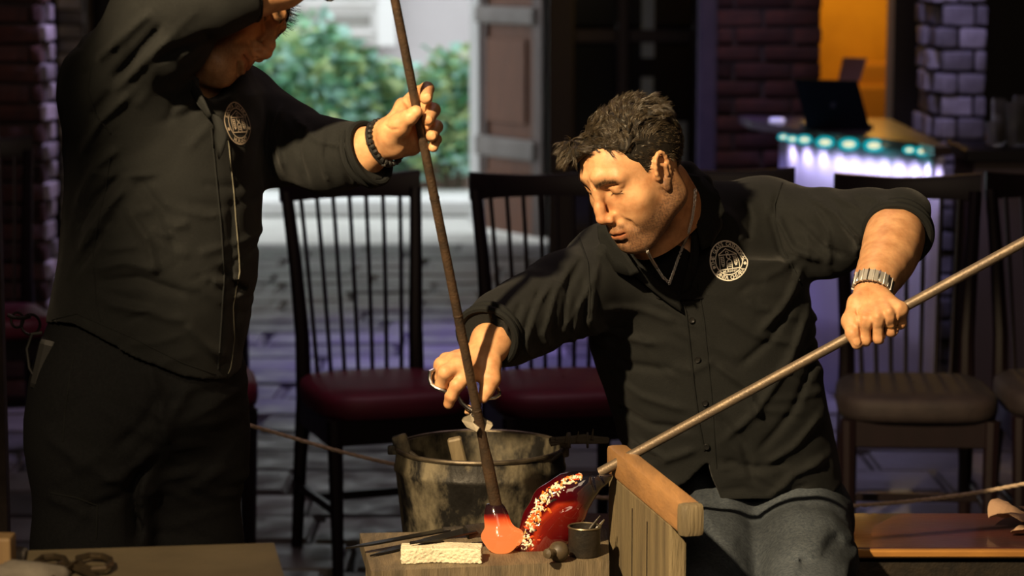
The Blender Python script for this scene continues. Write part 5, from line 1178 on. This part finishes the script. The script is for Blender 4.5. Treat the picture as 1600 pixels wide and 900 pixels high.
# diamond shears in the right hand
sh = thing('diamond_shears', 'steel diamond shears held in the lowered hand behind the rod', 'shears', tuple(P(742, 640, 4.21)))
def wire(n_, px, r): return MB().tube([P(*p) for p in px], r, 8).build(n_, steel_m, sh, True)
wire('handle', ((690, 578, 4.215), (680, 577, 4.21), (672, 581, 4.205), (671, 592, 4.20), (674, 601, 4.197), (681, 606, 4.195), (692, 610, 4.195), (704, 614, 4.198), (716, 620, 4.20), (722, 630, 4.20), (732, 638, 4.20), (744, 645, 4.20)), .0036)
wire('handle', ((777, 606, 4.225), (780, 612, 4.22), (780, 617, 4.215), (774, 621, 4.212), (764, 622, 4.21), (752, 620, 4.208), (749, 626, 4.205), (750, 634, 4.203), (746, 642, 4.20), (738, 650, 4.20)), .0034)
def plate(n_, px, th=.004):
    o = MB().prism([tuple(P(*p)) for p in px], (0, th, 0)).build(n_, M('worn_shear_steel', (.15, .13, .095), .55, metal=.6, var=(.09, .075, .055), scale=50), sh)
    md = o.modifiers.new('bevel', 'BEVEL'); md.width = .0012; md.segments = 2; return o
plate('blade', ((741, 640, 4.204), (734, 648, 4.202), (724, 652, 4.20), (721, 657, 4.196), (729, 668, 4.19), (745, 676, 4.186), (750, 668, 4.188), (740, 660, 4.194), (748, 648, 4.20)))
plate('blade', ((745, 642, 4.210), (750, 650, 4.21), (769, 660, 4.206), (771, 665, 4.204), (766, 672, 4.20), (758, 675, 4.20), (753, 667, 4.204), (758, 662, 4.206), (744, 654, 4.208), (738, 646, 4.21)))
MB().box(P(731, 640, 4.215), (.010, .006, .016), Matrix.Rotation(.1, 3, 'Y'), .002).build('spacer', M('cork_stop', (.42, .24, .12), .8), sh)
MB().lathe([(0, -.004), (.004, -.004), (.004, .004), (0, .005)], P(744, 646, 4.199), 12, (0, 1, 0)).build('pivot', steel_m, sh, True)

# tools on the shelf
def on(px, py, dz=0.): return onplane(px, py, SZ + dz)
def blade_tool(name, label, tip, mid, end, w, mat, cat='knife', z=.004, group=None):
    t = thing(name, label, cat, tuple(on(*mid)), group=group)
    a, b, c = on(*tip, z), on(*mid, z), on(*end, z + .004); d = (b - a) / np.linalg.norm(b - a); s = np.cross(d, (0, 0, 1)); s /= np.linalg.norm(s)
    MB().prism([tuple(a), tuple(a + d * .05 + s * w * .45), tuple(b + s * w * .5), tuple(b - s * w * .5), tuple(a + d * .04 - s * w * .25)], (0, 0, .003)).build('blade', mat, t)
    MB().tube([b - d * .01, b + (c - b) * .5, c], [w * .45, w * .38, w * .3], 8, flat=.5).build('handle', iron_m, t, True); return t
dk_ = M('blackened_blade', (.035, .034, .034), .28, metal=.8)
blade_tool('long_knife', 'long black pointed blade reaching left past the shelf edge', (540, 858), (700, 829), (752, 826), .020, dk_, z=.014)
blade_tool('forming_blade', 'broad dark steel blade lying on the white block', (640, 851), (735, 830), (778, 823), .034, dk_, z=.030)
blade_tool('pointed_blade', 'narrow dark blade lying under the left end of the white block', (578, 870), (650, 850), (690, 842), .018, dk_, z=.002)
V = Vol(on(612, 892) - (0, .03, .01), on(768, 850) + (0, .04, .05), .0018)
bx0, bx1 = on(622, 882), on(757, 880)
def blk(a, X, Y, Z):
    cx, cy, hx, hy, hz = (bx0[0] + bx1[0]) / 2, bx0[1] + .028, (bx1[0] - bx0[0]) / 2 - .006, .022, .0105
    zc = SZ + .0125; qx, qy, qz = np.abs(X - cx) - hx, np.abs(Y - cy - .004 * np.sin(X * 40)) - hy, np.abs(Z - zc) - hz
    d = np.sqrt(np.maximum(qx, 0) ** 2 + np.maximum(qy, 0) ** 2 + np.maximum(qz, 0) ** 2) + np.minimum(np.maximum(np.maximum(qx, qy), qz), 0) - .0025
    n = np.sin(X * 330 + 2 * np.sin(Z * 500)) * np.sin(Z * 620 + 2 * np.sin(X * 210)) * .0010 + np.sin(X * 720) * np.sin(Z * 900 + X * 300) * .0006 + np.sin(X * 90) * .0012
    a[:] = np.minimum(a, d + n * (Y < cy))
V.fn(blk); V.fn(lambda a, X, Y, Z: a.__setitem__(slice(None), np.maximum(a, SZ + .0006 - Z))); vb_, qb_, _ = V.mesh()
tag(mesh_obj('pumice_block', vb_, qb_, stonew_m, None, True), 'rough white stone block at the front of the tool shelf', 'block')
kn = MB().lathe([(0, -.018), (.010, -.017), (.017, -.008), (.0175, .002), (.013, .010), (.006, .014), (.005, .026), (.009, .030), (.008, .036), (0, .038)], on(872, 862, .0178), 20, (-.5, -.8, .1)).build('wooden_peg', M('burnt_wood', (.10, .07, .035), .5, var=(.04, .03, .02), scale=30), None, True)
tag(kn, 'small round burnt wooden peg end between the red glass and the iron cup', 'peg')
cu_ = thing('iron_cup', 'dark open iron cup holding small tools against the arm board', 'cup', tuple(on(912, 872)))
cc = on(913, 868)
MB().lathe([(0, .001), (.026, .001), (.027, .004), (.027, .050), (.0255, .050), (.0245, .006), (0, .006)], cc, 28).build('cup', iron_m, cu_, True)
MB().tube([cc + (.027 * math.cos(a), .027 * math.sin(a), .050) for a in np.linspace(0, 6.283, 29)[:-1]], .0018, 6, closed=True).build('rim', M('worn_iron_rim', (.18, .15, .10), .4, metal=.8), cu_, True)
for i_, (x0_, y0_, x1_, y1_) in enumerate(((905, 850, 938, 806), (912, 852, 944, 812))):
    a, b = P(x0_, y0_, cc[1]), P(x1_, y1_, cc[1] + .02)
    tag(MB().tube([a, a + (b - a) * .6, b], [.0025, .0042, .0016], 8, flat=.6).build('tweezer', steel_m if i_ else iron_m, None, True), ('dark' if i_ == 0 else 'bright') + ' narrow tweezer leg standing in the iron cup', 'tweezers')
tag(MB().lathe([(0, -.004), (.012, -.004), (.0155, 0), (.012, .004), (0, .004)], P(902, 822, 4.36), 18, (0, -1, .2)).build('brass_disc', M('tarnished_brass', (.14, .10, .05), .45, metal=.7), None, True), 'tarnished round disc leaning behind the iron cup', 'disc')

# paper on the bench at the right
pm = M('brown_kraft_paper', (.42, .27, .17), .85, var=(.33, .20, .12), scale=9, bump=.3)
g = np.random.default_rng(12); pn = 0
labsp = ('crumpled brown paper sheet on top of the heap at the right end of the bench', 'torn brown paper sheet jutting left from the heap on the bench', 'brown paper sheet at the bottom of the heap, its corner over the bench edge')
for k, (cx, cy, rz, w_, h_) in enumerate(((1.05, 4.71, .5, .15, .11), (.965, 4.73, -.5, .12, .08), (1.03, 4.67, -.35, .17, .10))):
    bm = bmesh.new(); bmesh.ops.create_grid(bm, x_segments=14, y_segments=12, size=.5)
    v = np.array([q.co[:] for q in bm.verts]); v[:, 0] *= w_; v[:, 1] *= h_
    rough = 1 + .10 * np.sin(v[:, 1] * 70 + k * 2) * (np.abs(v[:, 0]) > w_ * .42) + .1 * np.sin(v[:, 0] * 60 + k) * (np.abs(v[:, 1]) > h_ * .42); v[:, :2] *= rough[:, None]
    zz = np.abs(smooth_noise(v, 34, 40 + k, 6)) * .013 + np.abs(smooth_noise(v, 90, 60 + k, 6)) * .003 + (0, .0, .0)[k]
    c, s = math.cos(rz), math.sin(rz); fs = [[q.index for q in f.verts] for f in bm.faces]; bm.free()
    vv_ = np.column_stack([v[:, 0] * c - v[:, 1] * s + cx, v[:, 0] * s + v[:, 1] * c + cy, zz + .5515 + (.034, .018, .001)[k]])
    o = mesh_obj('paper_sheet', vv_, fs, pm, None, False); md = o.modifiers.new('thickness', 'SOLIDIFY'); md.thickness = .0012; tag(o, labsp[k], 'paper', 'crumpled papers on the bench')

# foreground table with scissors and blocks
TZ = .80
tb_c = [onplane(-140, 866, TZ), onplane(428, 848, TZ), onplane(462, 960, TZ), onplane(-160, 985, TZ)]
ft = thing('work_table', 'worn wooden work table at the lower left corner', 'table', (-.5, 3.45, 0))
MB().prism([tuple(p) for p in tb_c], (0, 0, -.03)).build('table_top', leather_m, ft)
MB().prism([tuple(tb_c[1] + (-.02, -.015, -.0305)), tuple(tb_c[2] + (-.03, .02, -.0305)), tuple(tb_c[2] + (-.05, .02, -.0305)), tuple(tb_c[1] + (-.04, -.015, -.0305))], (0, 0, -.06)).build('apron', wood_m, ft)
for p in (tb_c[1] + (-.05, -.05, 0), tb_c[2] + (-.06, .05, 0), tb_c[0] + (.05, -.05, 0), tb_c[3] + (.06, .05, 0)): MB().box((p[0], p[1], .385), (.05, .05, .77), bev=.004).build('leg', wood_m, ft)
def tt_(px, py, dz=0.): return onplane(px, py, TZ + dz)
sc_ = thing('scissors', 'dark iron scissors lying on the lower left work table', 'scissors', tuple(tt_(115, 880)))
brz = M('dark_scissor_iron', (.085, .065, .045), .4, metal=.7, var=(.16, .12, .07), scale=40)
MB().tube([tt_(*p, .008) for p in ((108, 885), (100, 872), (85, 869), (66, 871), (57, 877), (66, 883), (85, 884), (100, 880))], .0042, 8, closed=True).build('finger_loop', brz, sc_, True)
MB().tube([tt_(*p, .010) for p in ((122, 872), (140, 868), (160, 869), (172, 874), (173, 882), (163, 889), (145, 890), (128, 885))], .0046, 8, closed=True).build('finger_loop', brz, sc_, True)
MB().tube([tt_(*p, .009) for p in ((100, 878), (112, 884), (138, 896), (170, 912))], [.004, .005, .005, .002], 8, flat=.6).build('blade', brz, sc_, True)
MB().tube([tt_(*p, .012) for p in ((126, 874), (112, 882), (96, 894), (60, 915))], [.004, .005, .005, .002], 8, flat=.6).build('blade', brz, sc_, True)
tag(MB().box(tt_(4, 868, .030), (.03, .04, .056), None, .004).build('wooden_block', M('honey_wood', (.36, .24, .11), .6, var=(.24, .15, .07), scale=14, stretch=(3, 3, .5)), None), 'honey-coloured wooden block standing at the left picture edge on the table', 'block')
tag(MB().box(tt_(28, 872, .016), (.022, .03, .028), Matrix.Rotation(.2, 3, 'Y'), .006).build('rubber_block', M('grey_rubber', (.09, .08, .07), .8), None), 'small grey rounded block beside the scissors', 'block')
V = Vol((-.80, 3.28, .79), (-.55, 3.52, .86), .003)
a0, b0 = tt_(-20, 902, .012), tt_(95, 898, .010); V.rc(a0, b0, .017, .012, .02).rc(tt_(20, 893, .012), tt_(70, 905, .008), .016, .014, .02)
V.fn(lambda a, X, Y, Z: a.__setitem__(slice(None), np.maximum(a, TZ + .0008 - Z)))
random_folds(V, 14, (0, 90, 880, 900, 3.40), 77, amp=(.002, .004), ln=(.02, .05), w=(.004, .006), ang=(-.4, .4))
vc_, qc_, _ = V.mesh(); tag(mesh_obj('rag', vc_, qc_, M('grey_rag', (.26, .235, .19), .95, var=(.18, .16, .13), scale=40, bump=.5), None, True), 'bunched grey rag in the lower left corner of the table', 'rag')

# iron post with a ring at the left edge
ip = thing('iron_post', 'dark rusty post with a metal ring bracket at the far left edge', 'post', tuple(P(2, 500, 4.9) * (1, 1, 0)))
px0 = P(1, 500, 4.9)[0]
MB().box((px0 - .012, 4.9, 1.3), (.036, .036, 2.6), None, .004).build('post', M('rusty_post', (.055, .04, .035), .8, var=(.03, .022, .02), scale=20, bump=.5), ip)
MB().tube([P(x, y, 4.88) for x, y in ((12, 492), (20, 496), (38, 497), (48, 494))], .004, 8).build('hook', iron_m, ip, True)
MB().tube([P(48, 507, 4.88) + np.array((.018 * math.cos(a), .004 * math.sin(a), .019 * math.sin(a))) for a in np.linspace(0, 6.283, 25)[:-1]], .0028, 8, closed=True).build('ring', iron_m, ip, True)
MB().tube([P(27, 500, 4.88) + np.array((.012 * math.cos(a), .004 * math.sin(a), .014 * math.sin(a))) for a in np.linspace(0, 6.283, 25)[:-1]], .0026, 8, closed=True).build('ring', iron_m, ip, True)

# =================================================================== BAR
cloth_m = M('white_bar_cladding', (.80, .78, .82), .6, var=(.70, .68, .74), scale=3, stretch=(6, 6, .3))
top_m = M('bar_top', (.10, .075, .06), .3, coat=.3)
bar = thing('bar_counter', 'white bar counter glowing purple under small lamps, laptop on top', 'counter', (1.2, 9.2, 0))
def gnd(px, py, z): return onplane(px, py, z)
ZB = .945
fr_ = [gnd(x, y, ZB) for x, y in ((1214, 207), (1255, 214), (1290, 219), (1326, 223), (1365, 227), (1410, 233), (1440, 237), (1462, 243))]
N_ = len(fr_); vs, fs = [], []
for i, p in enumerate(fr_):
    for z, inn in ((.02, .03), (.30, .02), (.60, .01), (ZB - .03, 0), (ZB - .005, -.01)): vs.append((p[0] + .01, p[1] + inn + .006 * math.sin(i * 2.4) * (z < .7), z))
for i in range(N_ - 1):
    for j in range(4): fs.append((i * 5 + j, (i + 1) * 5 + j, (i + 1) * 5 + j + 1, i * 5 + j + 1))
cl_o = mesh_obj('front_panel', vs, fs, cloth_m, bar, True); md = cl_o.modifiers.new('thickness', 'SOLIDIFY'); md.thickness = .02; md.offset = -1
MB().prism([tuple(p + (-.01, -.02, 0)) for p in fr_] + [(fr_[-1][0] + .05, fr_[-1][1] + .0, ZB), (fr_[-1][0] + .05, 9.95, ZB), (fr_[0][0] - .10, 10.1, ZB), (fr_[0][0] - .08, 9.8, ZB)], (0, 0, .03)).build('bar_top', top_m, bar)
MB().box((fr_[-1][0] + .03, 9.2, .47), (.03, .95, .9)).build('side_panel', cloth_m, bar)
halo_m = M('teal_lamp_halo', (.0, .3, .35), .4, emis=(.0, .55, .62), estr=.6); bulb_m = M('cream_lamp', (.9, .9, .7), .4, emis=(1.0, .93, .55), estr=.85)
for (x, y, w) in ((1222, 212, 7), (1236, 215, 8), (1255, 216, 10), (1287, 220, 12), (1324, 223, 13), (1363, 225, 13), (1418, 232, 8), (1438, 234, 9)):
    c = gnd(x, y + 1, ZB + .005); c = c + np.array((0, -.035, 0)); s = w / 425
    lm = thing('puck_lamp', None, None, (0, 0, 0)); bpy.data.objects.remove(lm)
    rg = MB().lathe([(0, -.006), (s * 1.05, -.006), (s * 1.25, 0), (s * 1.05, .006), (0, .006)], (0, 0, 0), 20); rg.v = [(a + c[0], b + c[1], d_z * .62 + c[2]) for a, b, d_z in [(q[0], q[2], q[1]) for q in rg.v]]
    ro = rg.build('lamp_halo', halo_m, bar, True)  # glowing ring stands for the teal halo around each lamp
    bb = MB().lathe([(0, -.007), (s * .55, -.005), (s * .72, 0), (s * .55, .005), (0, .007)], (0, 0, 0), 16); bb.v = [(a + c[0], b + c[1] - .006, d_z * .5 + c[2]) for a, b, d_z in [(q[0], q[2], q[1]) for q in bb.v]]; bb.build('bulb', bulb_m, ro, True)
    lamp('bar_lamp', 'POINT', (c[0], c[1] - .03, c[2] - .05), None, .018 if w > 9 else .01, (.03, .8, .85), .015)
for k in range(11):   # light strip under the lip of the bar, washing the cladding
    u = (1222 + 23.5 * k - 800) / FPX; yf_ = float(np.interp(u, [q[0] / q[1] for q in fr_], [q[1] for q in fr_]))
    lamp('bar_strip', 'SPOT', (u * yf_, yf_ - .085, ZB - .035), (u * yf_, yf_ + .03, .25), 1.3, (.62, .54, 1.0), .02, 155, 1.0)
# laptop, stand, small light
lp = thing('laptop', 'black laptop seen from the back, open on the bar top', 'laptop', tuple(gnd(1305, 200, ZB + .03)))
lc = [onplane(1360, 202, ZB + .034), onplane(1262, 202, ZB + .034), P(1241, 124, 9.20), P(1340, 126, 9.20)]
MB().prism([tuple(p) for p in lc], (0, .018, 0)).build('screen_lid', M('black_laptop_lid', (.006, .008, .014), .8, spec=.15), lp)
MB().box(tuple((lc[0] + lc[1]) / 2 + (0, -.10 + .2, 0) - np.array((0, 0, (lc[0][2] - ZB - .0415)))), (.25, .2, .018), None, .004).build('keyboard', black_wood_m, lp)
lg = (lc[0] + lc[1] + lc[2] + lc[3]) / 4
mb = MB(); [mb.box(tuple(lg + (0, -.012, 0)), (.026, .003, .0028), Matrix.Rotation(a, 3, 'Y')) for a in (0, 1.047, 2.094)]; mb.build('lid_mark', M('dull_grey_mark', (.05, .05, .065), .7), lp)
sg = MB().prism([tuple(P(*p)) for p in ((1310, 128, 10.0), (1318, 90, 10.05), (1355, 91, 10.05), (1343, 128, 10.0))], (0, .02, 0)).build('menu_board', M('brown_board', (.16, .075, .04), .7), None)
MB().box((P(1328, 165, 10.03)[0], 10.03, 1.035), (.03, .02, .115)).build('stem', black_wood_m, sg) ; tag(sg, 'small brown tilted board behind the laptop', 'board')
pl = tag(MB().lathe([(0, 0), (.028, 0), (.032, .008), (.02, .014), (0, .015)], gnd(1214, 190, ZB + .03), 20).build('lamp_disc', M('pale_lamp', (.8, .8, .9), .3, emis=(.65, .62, .95), estr=.6), None, True), 'small round white light on the left end of the bar', 'lamp')
# shelf with glasses at the right edge
sx0 = P(1528, 0, 8.6)[0]
sd_ = thing('side_counter', 'dark grey-brown side counter at the right edge holding drinking glasses', 'counter', (sx0 + .2, 8.8, 0))
MB().box((sx0 + .30, 8.8, .46), (.60, .4, .92), None, .005).build('cabinet', M('taupe_panel', (.15, .12, .11), .7), sd_); zt = P(0, 208, 8.6)[2]
MB().box((sx0 + .30, 8.79, .46 + .46 + .02), (.66, .44, .04), None, .006).build('counter_top', black_wood_m, sd_)
gl_m = M('clear_glassware', (.9, .92, .9), .04, trans=.9, ior=1.45)
zt = .961
for k, (x, h_, r_) in enumerate(((1552, .085, .028), (1565, .16, .026), (1584, .15, .024), (1600, .17, .027), (1618, .13, .026), (1574, .10, .022))):
    xx = P(x, 0, 8.75)[0]; yy = 8.70 + .05 * (k % 2) + .10 * (k == 5)
    o = MB().lathe([(0, .001), (r_ * .8, .001), (r_ * .85, .006), (r_, h_), (r_ - .003, h_), (r_ * .8 - .002, .01), (0, .01)], (xx, yy, zt), 20).build('drinking_glass', gl_m, None, True)
    tag(o, ('short tumbler at the left end of the side counter', 'tall clear glass next to the short tumbler, front row', 'clear glass just right of the tall one, front row', 'tallest clear glass at the right picture edge', 'clear glass cut off by the right picture edge', 'wide clear glass in the back row on the side counter')[k], 'glass', 'glasses on the side counter')
